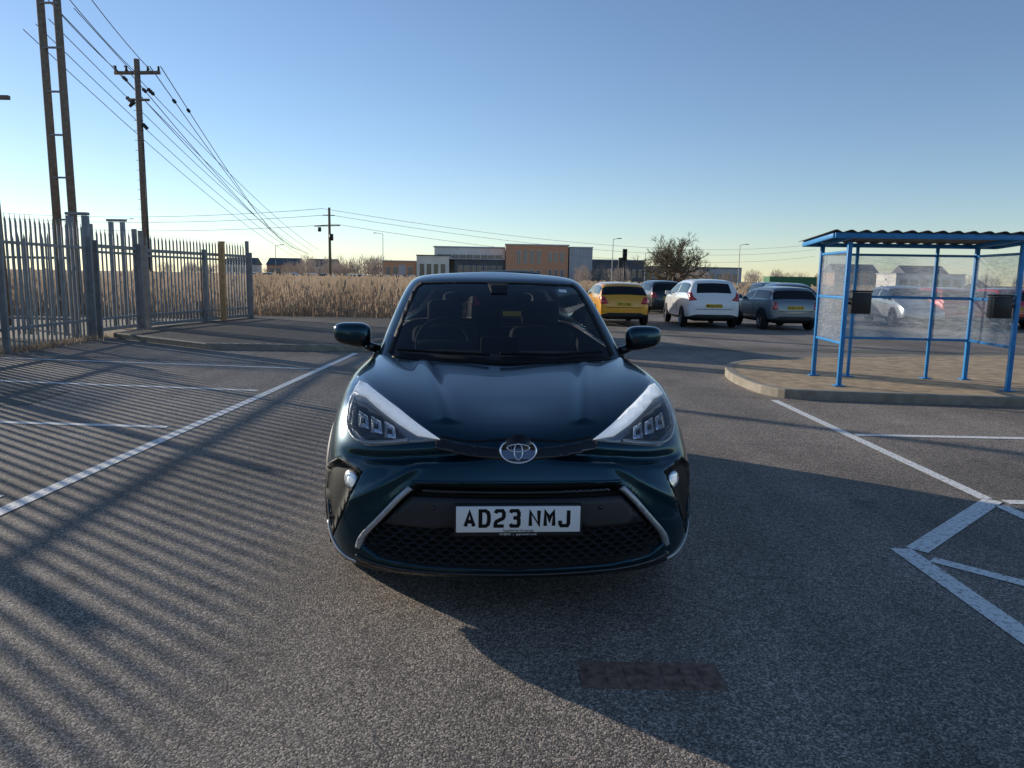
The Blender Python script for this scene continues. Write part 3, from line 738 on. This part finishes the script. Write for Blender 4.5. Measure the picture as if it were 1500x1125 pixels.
# ---------------------------------------------------------------- generic parked cars
def parked(name, loc, rz, paint_m, L=4.2, W=1.78, H=1.46, kind='hatch', detail=2, plate=None, roofm=None):
    """rear of the car faces local -y"""
    e = empty(name, loc, rz)
    hw = W/2; k = L/4.2
    if kind == 'hatch':
        st = [(0.0,.34,.60,.62,.80),(0.03,.28,.80,.84,.86),(.10,.26,.93,.97,.90),(.42,.24,.96,H*.93,.93),(.60,.24,.97,H*.97,.96),(1.5,.22,.96,H,.98),(2.35,.22,.95,H*.975,.98),(3.10,.22,.93,1.0,.97),(3.75,.24,.80,.86,.94),(4.08,.28,.62,.70,.86),(4.2,.34,.5,.56,.74)]
    elif kind == 'mpv':
        st = [(0.0,.34,.66,.68,.82),(0.03,.28,.92,.96,.88),(.08,.26,1.02,1.06,.92),(.36,.24,1.04,H*.95,.95),(.55,.24,1.05,H*.985,.97),(1.5,.22,1.03,H,.98),(2.5,.22,1.0,H*.975,.98),(3.45,.22,.96,1.06,.97),(3.85,.24,.86,.92,.94),(4.10,.28,.66,.74,.86),(4.2,.34,.5,.56,.74)]
    else:
        st = [(0.0,.34,.60,.62,.80),(0.03,.28,.80,.84,.86),(.08,.26,.90,.93,.90),(.34,.24,.92,H*.95,.93),(.5,.24,.93,H*.985,.96),(1.4,.22,.93,H,.98),(2.2,.22,.93,H*.98,.98),(2.75,.22,.92,.98,.97),(3.6,.24,.86,.92,.94),(4.08,.28,.70,.78,.90),(4.2,.34,.5,.56,.78)]
    V = []
    for (y, zb, zk, zt, wf) in st:
        w = hw*wf; cab = (zt-zk)
        tw = w-min(0.22, cab*0.40)
        half = [(w*0.86, zb), (w*0.985, zb+0.07), (w*1.0, zb+(zk-zb)*0.5), (w*0.985, zk-0.05), (w*0.955, zk), (tw, zt-0.045 if cab > .1 else zt-0.012), (tw*0.82, zt-0.01), (0, zt+0.02)]
        full = [(x, z) for x, z in half]+[(-x, z) for x, z in half[-2::-1]]
        V += [(x, y*k, z) for x, z in full]
    m = len(full); F = []; MI = []
    for i in range(len(st)-1):
        for j in range(m-1):
            jj = min(j, m-2-j)
            F.append((i*m+j, (i+1)*m+j, (i+1)*m+j+1, i*m+j+1))
            mi = 0
            if jj == 4 and 2 < i < 7: mi = 1
            if jj >= 6 and i == 2: mi = 1
            if jj == 5 and i == 2: mi = 0 if kind == 'mpv' else 1
            if jj >= 5 and i == 6: mi = 1
            if jj == 0: mi = 2
            MI.append(mi)
        F.append((i*m+m-1, (i+1)*m+m-1, (i+1)*m, i*m)); MI.append(2)
    F.append(tuple(range(m))); MI.append(0); F.append(tuple(range((len(st)-1)*m, len(st)*m))[::-1]); MI.append(0)
    o = mobj('body', V, F, [paint_m, M['darkglass'], M['plastic']], e, True, MI)
    bm = bmesh.new(); bm.from_mesh(o.data); bmesh.ops.recalc_face_normals(bm, faces=bm.faces); bm.to_mesh(o.data); bm.free()
    md = o.modifiers.new('sub', 'SUBSURF'); md.levels = detail; md.render_levels = detail; bake(o)
    r = 0.32; ya = (0.78*k, L-0.85)
    bm = bmesh.new(); bm.from_mesh(o.data)
    bvh = BVHTree.FromBMesh(bm); bm.free()
    if detail < 2:
        for y in ya:
            for s in (1, -1): wheel(e, s*(hw*0.99-0.09), y, r, s, 0.19)
        return e
    b = MB()
    for y in ya:
        for s in (1, -1):
            wheel(e, s*(hw*0.99-0.085), y, r, s, 0.19)
            vs = []; n = 18
            for i in range(n+1):
                t = -0.15+(pi+0.3)*i/n
                for rr, ox in ((r+0.015, 0.012), (r+0.06, 0.014)):
                    yy = y+cos(t)*rr; zz = r+sin(t)*rr
                    h = bvh.ray_cast(Vector((s*5, yy, max(zz, 0.3))), Vector((-s, 0, 0)))
                    x = h[0].x if h[0] else s*hw*0.95
                    vs.append((x+s*ox, yy, zz))
            b.add(vs, [(2*i, 2*i+2, 2*i+3, 2*i+1) for i in range(n)], 0)
    b.obj('arch_trim', [M['plastic']], e)
    bm = bmesh.new(); bm.from_mesh(o.data)
    kill = [f for f in bm.faces if abs(f.calc_center_median().x) > hw*0.6 and any((Vector((f.calc_center_median().y-y, f.calc_center_median().z-r))).length < r+0.03 for y in ya)]
    bmesh.ops.delete(bm, geom=kill, context='FACES'); bm.to_mesh(o.data); bm.free()
    b = MB(); b.box(-hw*.62, hw*.62, 0.3, L-0.35, 0.22, 0.75, 0); b.obj('underbody', [M['black']], e)
    zk = st[2][2]
    if kind == 'mpv': tl = [(hw*.60,zk-.12),(hw*.88,zk-.16),(hw*.90,zk+.10),(hw*.80,zk+.14),(hw*.74,zk-.02)]
    elif kind == 'mini': tl = [(hw*.66,zk-.24),(hw*.86,zk-.24),(hw*.88,zk-.02),(hw*.70,zk-.02)]
    else: tl = [(hw*.58,zk-.20),(hw*.86,zk-.22),(hw*.90,zk+.02),(hw*.72,zk+.02)]
    patch('tail_lamp', tl, bvh, M['tail'], e, 0.008, 0.05)
    patch('rear_diffuser', [(-hw*.72,.30),(hw*.72,.30),(hw*.62,.44),(-hw*.62,.44)], bvh, M['plastic'], e, 0.006, 0.06, mirror=False)
    patch('tailgate_seam', [(-hw*.66,.60),(hw*.66,.60),(hw*.66,.615),(-hw*.66,.615)], bvh, M['black'], e, 0.003, 0.06, mirror=False, thick=0.004)
    patch('licence_plate', [(-.26,.66),(.26,.66),(.26,.77),(-.26,.77)], bvh, M['plate_y'], e, 0.012, 0.05, mirror=False)
    if plate:
        h = bvh.ray_cast(Vector((0,-5,.715)), Vector((0,1,0)))
        text('plate_text', plate, 0.105, (0,h[0].y-0.018,.715), (pi/2,0,0), M['black'], e, 0.001, 0.001, 0.9)
    patch('side_pillar', [(1.62*k,st[5][2]+.02),(1.72*k,st[5][2]+.02),(1.70*k,H-.07),(1.62*k,H-.07)], bvh, paint_m, e, 0.004, 0.08, axis='x', mirror=True)
    for yy in (1.55*k, 2.55*k): patch('door_seam', [(yy,.32),(yy+.014,.32),(yy+.014,.90),(yy,.90)], bvh, M['black'], e, 0.003, 0.08, axis='x', mirror=True, thick=0.004)
    for s in (1, -1):
        c = MB(); c.box((hw*.93) if s > 0 else -hw*.93-.2, (hw*.93+.2) if s > 0 else -hw*.93, 2.72*k, 2.80*k, st[6][2]-.0, st[6][2]+.14); bevel(c.obj('door_mirror', [paint_m], e), 0.03, 3)
    c = MB(); c.beam((0,.06*k+.12,st[3][2]+.06),(-.28,.06*k+.17,st[3][2]+.1),.02,.015); c.obj('rear_wiper', [M['black']], e)
    return e
P = lambda n, c, m=0.3, r=0.3: carpaint(n, c, m, r)
pyel = P('yellow_paint', (0.80, 0.36, 0.01), 0.1); pwh = P('white_paint', (0.82, 0.82, 0.80), 0.0); pgr = P('grey_paint', (0.16, 0.20, 0.22), 0.4); pdk = P('dark_paint', (0.012, 0.015, 0.02), 0.2); prd = P('red_paint', (0.45, 0.02, 0.015), 0.1); psl = P('silver_paint', (0.45, 0.46, 0.47), 0.5); pbl = P('blue_car_paint', (0.03, 0.06, 0.15), 0.4)
parked('yellow_hatchback', (3.55, 23.7, 0), radians(2), pyel, 4.3, 1.76, 1.42, 'hatch', plate='BV15 BSA')
parked('white_minivan', (6.35, 23.5, 0), radians(-1), pwh, 4.4, 1.78, 1.56, 'mpv', plate='MX64 KVO')
parked('grey_hatchback', (8.75, 23.0, 0), radians(4), pgr, 3.7, 1.70, 1.36, 'mini', plate='SH05 HCW')
parked('dark_hatchback', (6.9, 33.0, 0), radians(5), pdk, 4.2, 1.75, 1.50, 'hatch', plate='AK12 EYZ')
parked('dark_hatchback', (13.2, 40.0, 0), radians(180), pdk, 4.2, 1.75, 1.50, 'hatch')
parked('blue_hatchback', (11.2, 32.0, 0), radians(178), pbl, 4.2, 1.75, 1.48, 'hatch')
parked('silver_hatchback', (14.7, 29.5, 0), radians(172), psl, 4.2, 1.75, 1.45, 'hatch')
parked('red_hatchback', (15.4, 25.3, 0), radians(2), prd, 4.1, 1.72, 1.42, 'hatch', plate='YD14 RWE')
parked('red_hatchback', (17.6, 25.8, 0), radians(0), prd, 4.1, 1.72, 1.42, 'mini', plate='FL17 KTX')
parked('dark_hatchback', (19.4, 24.8, 0), radians(0), pdk, 4.2, 1.75, 1.48, 'hatch')
parked('dark_suv', (-0.05, 16.2, 0), radians(3), M['satinblack'], 4.6, 1.95, 1.67, 'mpv')
for i in range(16):
    parked('distant_parked_car', (-44+i*2.3, 118+random.uniform(-1,1), 0.1), radians(random.choice((0, 180, 90, 0))), random.choice((pwh, pdk, psl, prd, pbl, pgr)), 4.2, 1.75, 1.5, 'hatch', 1)

# ---------------------------------------------------------------- main car
car = empty('teal_crossover_car', (0.036, 2.99, 0), radians(4.1))
R = [
 [(0,.15,.180),(.25,.16,.180),(.48,.19,.180),(.66,.25,.185),(.79,.38,.19),(.84,.54,.20),(.85,.92,.22),(.84,1.35,.22),(.82,2.2,.22),(.82,3.4,.24),(.70,4.2,.28),(0,4.30,.28)],
 [(0,.03,.207),(.25,.04,.207),(.50,.08,.212),(.71,.16,.222),(.835,.31,.235),(.882,.52,.25),(.885,.92,.27),(.865,1.35,.27),(.84,2.2,.27),(.87,3.4,.28),(.74,4.28,.34),(0,4.38,.34)],
 [(0,.0,.38),(.25,.012,.38),(.50,.06,.38),(.72,.16,.39),(.843,.31,.40),(.892,.52,.40),(.897,.92,.42),(.87,1.35,.42),(.845,2.2,.42),(.89,3.4,.44),(.78,4.28,.5),(0,4.4,.5)],
 [(0,.005,.57),(.25,.015,.57),(.50,.065,.57),(.715,.165,.57),(.843,.33,.58),(.896,.54,.58),(.90,.92,.60),(.868,1.4,.60),(.85,2.2,.60),(.895,3.4,.64),(.80,4.25,.66),(0,4.38,.66)],
 [(0,.035,.71),(.24,.05,.705),(.48,.11,.70),(.69,.215,.70),(.823,.38,.72),(.882,.57,.74),(.897,.92,.77),(.875,1.4,.78),(.86,2.2,.78),(.895,3.4,.84),(.80,4.2,.84),(0,4.34,.84)],
 [(0,.085,.79),(.24,.115,.80),(.46,.20,.82),(.655,.34,.86),(.765,.50,.90),(.825,.68,.93),(.85,.95,.96),(.85,1.35,.965),(.83,2.2,.965),(.86,3.4,1.02),(.76,4.1,1.02),(0,4.25,1.02)],
 [(0,.145,.835),(.23,.18,.85),(.44,.27,.88),(.60,.42,.92),(.69,.58,.955),(.745,.75,.985),(.77,1.0,1.005),(.785,1.35,1.015),(.79,2.2,1.02),(.80,3.4,1.08),(.70,4.05,1.08),(0,4.2,1.08)],
 [(0,.50,.935),(.21,.52,.945),(.41,.58,.965),(.55,.68,.985),(.63,.78,1.0),(.68,.90,1.01),(.71,1.05,1.02),(.735,1.35,1.035),(.75,2.2,1.05),(.75,3.4,1.10),(.66,4.02,1.10),(0,4.15,1.10)],
 [(0,1.10,1.02),(.22,1.11,1.025),(.42,1.15,1.03),(.55,1.19,1.032),(.62,1.23,1.035),(.665,1.28,1.035),(.695,1.36,1.04),(.715,1.5,1.045),(.73,2.2,1.05),(.73,3.4,1.11),(.62,3.98,1.11),(0,4.1,1.11)],
]
def loft(name, R, mats, matfun, parent, levels, top=False):
    n = len(R[0]); V = []
    for r in R: V += list(r)+[(-x, y, z) for x, y, z in r[-2:0:-1]]
    m = 2*n-2; F = []; MI = []
    for i in range(len(R)-1):
        for j in range(m):
            jj = j if j < n-1 else m-1-j
            F.append((i*m+j, i*m+(j+1) % m, (i+1)*m+(j+1) % m, (i+1)*m+j)); MI.append(matfun(i, jj))
    if top:
        i = len(R)-1
        F += [tuple([i*m+0, i*m+1, i*m+m-1])]; MI.append(matfun(i, 0))
        for j in range(1, n-2): F.append((i*m+j, i*m+j+1, i*m+m-j-1, i*m+m-j)); MI.append(matfun(i, j))
        F.append((i*m+n-2, i*m+n-1, i*m+n)); MI.append(matfun(i, 0))
    o = mobj(name, V, F, mats, parent, True, MI)
    bm = bmesh.new(); bm.from_mesh(o.data); bmesh.ops.recalc_face_normals(bm, faces=bm.faces)
    bm.to_mesh(o.data); bm.free()
    md = o.modifiers.new('sub', 'SUBSURF'); md.levels = levels; md.render_levels = levels
    bake(o); return o
body = loft('body_shell', R, [M['tealpaint'], M['plastic']], lambda i, j: 1 if (i == 0) or (i == 1 and 6 <= j <= 9) else 0, car, 4)
bm = bmesh.new(); bm.from_mesh(body.data); bvh0 = BVHTree.FromBMesh(bm); bm.free()   # smooth shell before the openings are sunk
OPEN = [(0,.640),(.42,.632),(.475,.60),(.58,.49),(.665,.385),(.68,.335),(.60,.285),(.40,.262),(0,.257)]
FULL = [(x,z) for x,z in OPEN]+[(-x,z) for x,z in OPEN[-2:0:-1]]
VENT = [(.670,.650),(.79,.680),(.862,.62),(.872,.50),(.85,.40),(.82,.32),(.785,.40),(.725,.54)]
def sd_poly(p, poly):
    d = 1e9; P_ = Vector(p)
    for i in range(len(poly)):
        a = Vector(poly[i]); c = Vector(poly[(i+1) % len(poly)]); t = max(0, min(1, (P_-a).dot(c-a)/max(1e-9, (c-a).length_squared)))
        d = min(d, (P_-a.lerp(c, t)).length)
    return d if inside(p, poly) else -d
def sm(a, b_, x): t = max(0, min(1, (x-a)/(b_-a))); return t*t*(3-2*t)
for v in body.data.vertices:
    c = v.co
    if c.y < 0.75 and c.z < 0.8:
        s = sd_poly((c.x, c.z), FULL)
        if s > -0.02: v.co.y += 0.055*sm(0.0, 0.018, s)
        ax = abs(c.x)
        s2 = sd_poly((ax, c.z), VENT)
        if s2 > -0.01: v.co.y += 0.05*sm(0.0, 0.02, s2)
        # wing creases: a scooped band below the lamps and a diagonal fold down to the intake corner
        zc = 0.742-0.05*sm(0.15, 0.75, ax); q = (c.z-zc)
        g = (math.exp(-(q/0.030)**2) if q > 0 else math.exp(-(q/0.014)**2))*sm(0.08, 0.30, ax)*(1-sm(0.68, 0.82, ax))
        v.co.y += 0.040*g
        q2 = (c.z-(0.70-0.62*(ax-0.44)))
        if s < 0 and s2 < 0 and c.z < 0.72:
            v.co.y -= 0.016*math.exp(-(q2/0.030)**2)*sm(0.30, 0.46, ax)*(1-sm(0.74, 0.82, ax))
    if c.z > 0.86 and c.y < 1.15:
        ax = abs(c.x); ln_ = 0.30+0.16*(c.y-0.2)
        v.co.z += 0.014*math.exp(-((ax-ln_)/0.04)**2)-0.010*math.exp(-(ax/0.2)**2)*sm(0.2, 0.5, c.y)
bm = bmesh.new(); bm.from_mesh(body.data); bvh = BVHTree.FromBMesh(bm)
AX = (0.93, 3.57); WR = 0.345
kill = [f for f in bm.faces if abs(f.calc_center_median().x) > 0.55 and any(Vector((f.calc_center_median().y-a, f.calc_center_median().z-WR)).length < WR+0.03 for a in AX)]
bmesh.ops.delete(bm, geom=kill, context='FACES'); bm.to_mesh(body.data); bm.free()
b = MB()
for a in AX:
    for s in (1, -1):
        wheel(car, s*0.775, a, WR, s, 0.225)
        vs = []; n = 30
        for i in range(n+1):
            t = -0.35+(pi+0.7)*i/n
            for rr, ox in ((WR+0.012, -0.06), (WR+0.012, 0.012), (WR+0.07, 0.010), (WR+0.075, -0.01)):
                yy = a+cos(t)*rr; zz = max(0.2, WR+sin(t)*rr)
                h = bvh.ray_cast(Vector((s*5, yy, max(zz, 0.26))), Vector((-s, 0, 0))); x = h[0].x if h[0] else s*0.87
                vs.append((x+s*ox, yy, zz))
        b.add(vs, [(4*i+k, 4*i+4+k, 4*i+5+k, 4*i+1+k) for i in range(n) for k in range(3)], 0)
b.obj('arch_cladding', [M['plastic']], car, True)
b = MB(); b.box(-.55,.55,.35,4.1,.2,.7,0); b.obj('underbody', [M['black']], car)

C = [
 [(0,1.12,1.015),(.34,1.15,1.02),(.695,1.30,1.025),(.742,1.41,1.03),(.758,1.85,1.045),(.758,2.8,1.08),(.75,3.5,1.12),(.62,4.05,1.12),(0,4.15,1.12)],
 [(0,1.30,1.12),(.33,1.33,1.12),(.672,1.46,1.13),(.716,1.56,1.13),(.730,1.92,1.14),(.735,2.8,1.16),(.72,3.52,1.18),(.60,4.08,1.18),(0,4.16,1.18)],
 [(0,1.76,1.378),(.30,1.79,1.378),(.602,1.89,1.372),(.640,1.97,1.368),(.655,2.2,1.365),(.66,2.8,1.36),(.63,3.5,1.33),(.52,3.95,1.30),(0,4.08,1.30)],
 [(0,1.98,1.468),(.28,2.00,1.466),(.560,2.08,1.458),(.597,2.16,1.448),(.615,2.35,1.445),(.62,2.8,1.445),(.58,3.5,1.40),(.48,3.9,1.36),(0,4.02,1.37)],
 [(0,2.03,1.496),(.28,2.05,1.495),(.53,2.12,1.486),(.57,2.22,1.481),(.585,2.40,1.48),(.585,2.8,1.48),(.55,3.5,1.44),(.45,3.85,1.39),(0,3.98,1.40)],
 [(0,2.30,1.540),(.25,2.31,1.538),(.44,2.36,1.531),(.48,2.42,1.527),(.49,2.6,1.527),(.48,2.9,1.525),(.45,3.4,1.485),(.36,3.7,1.45),(0,3.8,1.46)],
]
def cm(i, j):
    if i <= 2:
        if j <= 1: return 1
        if j == 2: return 0
        if j in (3,4,5): return 3
        if j == 6: return 2
        return 3
    return 0
canopy = loft('cabin_shell', C, [M['tealpaint'], M['windscreen'], M['glossblack'], M['sideglass']], cm, car, 3, True)
bm = bmesh.new(); bm.from_mesh(canopy.data); bvc = BVHTree.FromBMesh(bm); bm.free()
fp = lambda *a, **k: patch(*a, **k)
HL = [(.325,.800),(.40,.836),(.50,.884),(.60,.926),(.69,.962),(.735,.975),(.762,.955),(.778,.89),(.772,.83),(.74,.775),(.66,.748),(.58,.762),(.46,.782)]
fp('headlamp_housing', HL, bvh, M['lampgrey'], car, off=0.003, step=0.02, thick=0.01)
fp('headlamp_bezel', [(.47,.792),(.54,.845),(.62,.880),(.740,.912),(.752,.87),(.745,.81),(.66,.772),(.57,.778)], bvh, M['lampdark'], car, off=0.007, step=0.02, thick=0.004)
for i in range(3):
    x = .545+.064*i; z = .795+.012*i
    fp('lamp_reflector', [(x-.026,z-.008),(x+.026,z-.006),(x+.033,z+.052),(x-.012,z+.038)], bvh, M['reflector'], car, off=0.012, step=0.015, thick=0.006)
    fp('lamp_projector', [(x-.008,z+.008),(x+.014,z+.009),(x+.016,z+.028),(x-.004,z+.026)], bvh, M['lampdark'], car, off=0.0145, step=0.015, thick=0.004)
fp('drl_strip', [(.330,.800),(.42,.843),(.52,.891),(.62,.932),(.70,.962),(.742,.966),(.756,.93),(.69,.922),(.61,.886),(.52,.845),(.43,.808)], bvh, M['drl'], car, off=0.014, step=0.02, thick=0.008)
strip('headlamp_chrome', [(.757,.92),(.765,.86),(.752,.80),(.70,.765),(.60,.768),(.47,.788)], .010, bvh, M['silver'], car, off=0.014, step=0.012, thick=0.006)
fp('headlamp_lens', HL, bvh, M['lens'], car, off=0.024, step=0.02, thick=0.0)
strip('upper_grille', [(.35,.790),(.24,.772),(.14,.762),(.0,.752)], .042, bvh0, M['glossblack'], car, off=0.004, step=0.012, thick=0.01)
strip('bonnet_shut_line', [(.33,.814),(.20,.802),(.10,.808),(.0,.815)], .007, bvh0, M['black'], car, off=0.002, step=0.01, thick=0.004)
# lower intake
def shrink(poly, s, cx=0, cz=.45): return [(cx+(x-cx)*s, cz+(z-cz)*s) for x, z in poly]
fp('intake_backing', shrink(FULL, .985), bvh, M['black'], car, off=0.003, step=0.03, mirror=False, thick=0.004)
fp('upper_intake_bar', [(-.41,.612),(.41,.612),(.43,.592),(-.43,.592)], bvh0, M['glossblack'], car, off=-0.022, step=0.03, mirror=False)
fp('bumper_centre_bar', [(-.455,.575),(.455,.575),(.525,.505),(.575,.445),(.36,.440),(.28,.45),(-.28,.45),(-.36,.440),(-.575,.445),(-.525,.505)], bvh0, M['greyplastic'], car, off=-0.012, step=0.03, mirror=False, thick=0.03)
b = MB(); hx = 0.030; hz = 0.013
GR = [(-.60,.438),(.60,.438),(.655,.365),(.60,.297),(.40,.275),(-.40,.275),(-.60,.297),(-.655,.365)]
for rI in range(12):
    zc = .268+rI*hz*1.62
    for cI in range(-24, 25):
        xc = (cI+(rI % 2)*0.5)*hx*1.84
        if not inside((xc, zc), GR): continue
        vs = []
        for k in range(6):
            t = pi/3*k
            for q in (1.0, 0.74):
                px = xc+hx*1.04*q*cos(t); pz = zc+hz*1.24*q*sin(t)
                h = bvh0.ray_cast(Vector((px,-5,pz)), Vector((0,1,0))); y = h[0].y if h[0] else 0.1
                vs.append((px, y+0.018+(0 if q == 1.0 else 0.014), pz))
        b.add(vs, [(2*k, (2*k+2) % 12, (2*k+3) % 12, 2*k+1) for k in range(6)], 0)
b.obj('honeycomb_grille', [pmat('grille_plastic', (0.06,0.06,0.063), 0.35)], car)
strip('intake_trim', [(.455,.610),(.50,.568),(.58,.478),(.665,.378),(.688,.318)], .019, bvh0, M['trim'], car, off=0.008, step=0.012, thick=0.035)
strip('intake_frame', [(-.452,.636),(-.2,.645),(0,.647),(.2,.645),(.452,.636)], .014, bvh0, M['tealpaint'], car, off=0.003, step=0.012, mirror=False, thick=0.03)
strip('lower_splitter', [(-.70,.275),(-.60,.250),(-.40,.233),(0,.228),(.40,.233),(.60,.250),(.70,.275)], .018, bvh0, M['glossblack'], car, off=0.008, step=0.012, mirror=False, thick=0.02)
strip('bumper_corner_glint', [(.855,.365),(.82,.295),(.76,.252),(.70,.240)], .014, bvh0, M['silver'], car, off=0.006, step=0.012, thick=0.008)  # silver strip painting the bright glint along the lower bumper corners
fp('corner_vent', VENT, bvh, M['black'], car, off=0.004, step=0.02, thick=0.008)
def disc(cx, cz, r, n=20, ex=1.0): return [(cx+cos(2*pi*i/n)*r*ex, cz+sin(2*pi*i/n)*r) for i in range(n)]
fp('fog_lamp_bezel', disc(.728,.606,.043), bvh0, M['blackm'], car, off=-0.012, step=0.015, thick=0.03)
fp('fog_lamp', disc(.728,.606,.034), bvh0, M['reflector'], car, off=-0.005, step=0.012, thick=0.008)
fp('fog_lamp_lens', disc(.728,.606,.013), bvh0, M['drl'], car, off=0.002, step=0.012, thick=0.006)
fp('parking_sensor', disc(.36,.53,.009,12), bvh0, M['glossblack'], car, off=-0.009, step=0.01, thick=0.004)
def ering(b, cx, y, cz, rx, rz, w, mi=0, n=36, tilt=0.25):
    vs = []
    for i in range(n):
        t = 2*pi*i/n
        for q, dy in ((1,0),(1-w*.5,-.006),(1-w,0)):
            zz = (rz-(1-q)*rx)*sin(t); xx = (rx-(1-q)*rx)*cos(t)
            vs.append((cx+xx, y+dy+zz*tilt, cz+zz))
    b.add(vs, [(3*i+k, 3*((i+1) % n)+k, 3*((i+1) % n)+k+1, 3*i+k+1) for i in range(n) for k in range(2)], mi)
h = bvh0.ray_cast(Vector((0,-5,.775)), Vector((0,1,0))); ey = h[0].y-0.022
b = MB()
n = 36; b.add([(0,ey+.002,.775)]+[(.078*cos(2*pi*i/n), ey+.004+.052*sin(2*pi*i/n)*.25, .775+.052*sin(2*pi*i/n)) for i in range(n)], [(0, i+1, (i+1) % n+1) for i in range(n)], 1)
ering(b, 0, ey, .775, .080, .054, .10)
ering(b, 0, ey-.002, .788, .050, .018, .12); ering(b, 0, ey-.002, .772, .020, .036, .25)
b.tube((0,ey+.03,.775),(0,ey+.004,.775),.05,.07,24,2)
b.obj('badge', [M['chrome'], M['blueenamel'], M['glossblack']], car, True)
py_ = -0.012
b = MB(); b.box(-.26,.26,py_-.004,py_+.01,.445,.556); bevel(b.obj('number_plate', [M['plate_w']], car), .003)
b = MB(); b.box(-.27,.27,py_+.004,py_+.03,.425,.562); bevel(b.obj('plate_surround', [M['plastic']], car), .004)
plate_chars('AD23 NMJ', 0, py_-.0052, .4655, car)
text('plate_small_text', 'Supplied by the garage', 0.013, (0,py_-.006,.4535), (pi/2,0,0), M['black'], car, .0004, 0, 1)
text('plate_surround_text', 'HYBRID  |  approved.co.uk', 0.013, (0,py_+.003,.4345), (pi/2,0,0), M['plate_w'], car, .0006, 0, 1)
for s in (1, -1):
    bm = bmesh.new(); bmesh.ops.create_uvsphere(bm, u_segments=24, v_segments=16, radius=1)
    for v in bm.verts:
        x, y, z = v.co; f = lambda t, p: math.copysign(abs(t)**p, t)
        x = f(x, .6); z = f(z, .6); y = f(y, .85)
        tp = 1-0.15*x
        v.co = (s*(x*.118), y*.075+ .02*x, z*.074*tp+0.010*x)
    me = bpy.data.meshes.new('mirror'); bm.to_mesh(me); bm.free(); me.materials.append(M['tealpaint'])
    for p in me.polygons: p.use_smooth = True
    me.materials.append(M['glossblack'])
    for p in me.polygons:
        if p.center.z < -0.018: p.material_index = 1
    o = bpy.data.objects.new('door_mirror', me); COL.objects.link(o); o.parent = car; o.location = (s*.915, 1.66, 1.135)
    c = MB(); c.tube((s*.74,1.68,1.03),(s*.87,1.67,1.085),.032,.026,10); c.obj('mirror_stalk', [M['glossblack']], car, True)
def on_glass(x, z):
    h = bvc.ray_cast(Vector((x,-5,z)), Vector((0,1,0))); return h[0]+h[1]*(0.018 if h[1].y < 0 else -0.018)
b = MB()
for pts in ([(-.60,1.06),(-.35,1.055),(-.08,1.05)],[(-.02,1.055),(.30,1.05),(.58,1.06)]):
    q = [on_glass(*p) for p in pts]
    for a_, c_ in zip(q[:-1], q[1:]): b.tube(a_, c_, .010, .008, 6)
b.obj('wipers', [M['black']], car)
patch('windscreen_frit', [(-.64,1.03),(0,1.02),(.64,1.03),(.62,1.062),(.3,1.050),(0,1.046),(-.3,1.050),(-.62,1.062)], bvc, M['black'], car, off=.003, step=.03, mirror=False, thick=.002)
strip('windscreen_side_frit', [(.655,1.05),(.63,1.14),(.585,1.29),(.54,1.42),(.50,1.455)], .028, bvc, M['black'], car, off=.003, step=.02, thick=.002)
strip('windscreen_top_frit', [(-.52,1.450),(-.25,1.460),(0,1.462),(.25,1.460),(.52,1.450)], .014, bvc, M['black'], car, off=.003, step=.02, mirror=False, thick=.002)
patch('sensor_housing', [(-.07,1.458),(.07,1.458),(.05,1.39),(-.05,1.39)], bvc, M['black'], car, off=.004, step=.02, mirror=False, thick=.002)
patch('sticker', [(.40,1.425),(.455,1.422),(.455,1.405),(.40,1.408)], bvc, M['plate_w'], car, off=.003, step=.02, mirror=False, thick=.001)
def rbox(name, x0,x1,y0,y1,z0,z1, mat, bw=.04, rx=0):
    cx,cy,cz = (x0+x1)/2,(y0+y1)/2,(z0+z1)/2; bb = MB(); bb.box(x0-cx,x1-cx,y0-cy,y1-cy,z0-cz,z1-cz); o = bb.obj(name,[mat],car); bevel(o,bw,4); o.location=(cx,cy,cz); o.rotation_euler=(rx,0,0); return o
rbox('dashboard', -.68,.68,1.35,1.85,.80,1.03, M['dash'], .06)
rbox('cabin_floor', -.70,.70,1.3,4.0,.30,.36, M['dash'], .01)
for s in (1,-1): rbox('door_card', s*.74-.03,s*.74+.03,1.5,4.0,.4,1.04, M['dash'], .02)
for x in (-.36,.36):
    rbox('seat_back', x-.24,x+.24,2.42,2.56,.60,1.14, M['seat'], .06, -.18)
    rbox('headrest', x-.13,x+.13,2.50,2.60,1.16,1.33, M['seat'], .045, -.1)
    rbox('seat_cushion', x-.25,x+.25,1.95,2.45,.50,.66, M['seat'], .06)
rbox('rear_bench', -.62,.62,3.35,3.5,.6,1.08, M['seat'], .06)
for x in (-.4,0,.4): rbox('rear_headrest', x-.12,x+.12,3.40,3.48,1.1,1.24, M['seat'], .04)
rbox('rear_view_mirror', -.12,.12,1.93,1.97,1.30,1.37, M['dash'], .02)
rbox('screen', -.12,.12,1.62,1.66,1.0,1.13, M['dash'], .01)
b = MB(); n = 28; r = .175; cx, cy, cz = -.36, 1.98, 1.05
for i in range(n):
    p = [Vector((cx+r*cos(t), cy+r*sin(t)*.35, cz+r*sin(t)*.94)) for t in (2*pi*i/n, 2*pi*(i+1)/n)]
    b.tube(p[0], p[1], .015, .015, 8, 0, False)
b.beam((cx-r,cy,cz),(cx+r,cy,cz),.03,.05); b.beam((cx,cy,cz),(cx,cy-.05,cz-r),.03,.04); b.obj('steering_wheel', [M['seat']], car, True)
print('done')
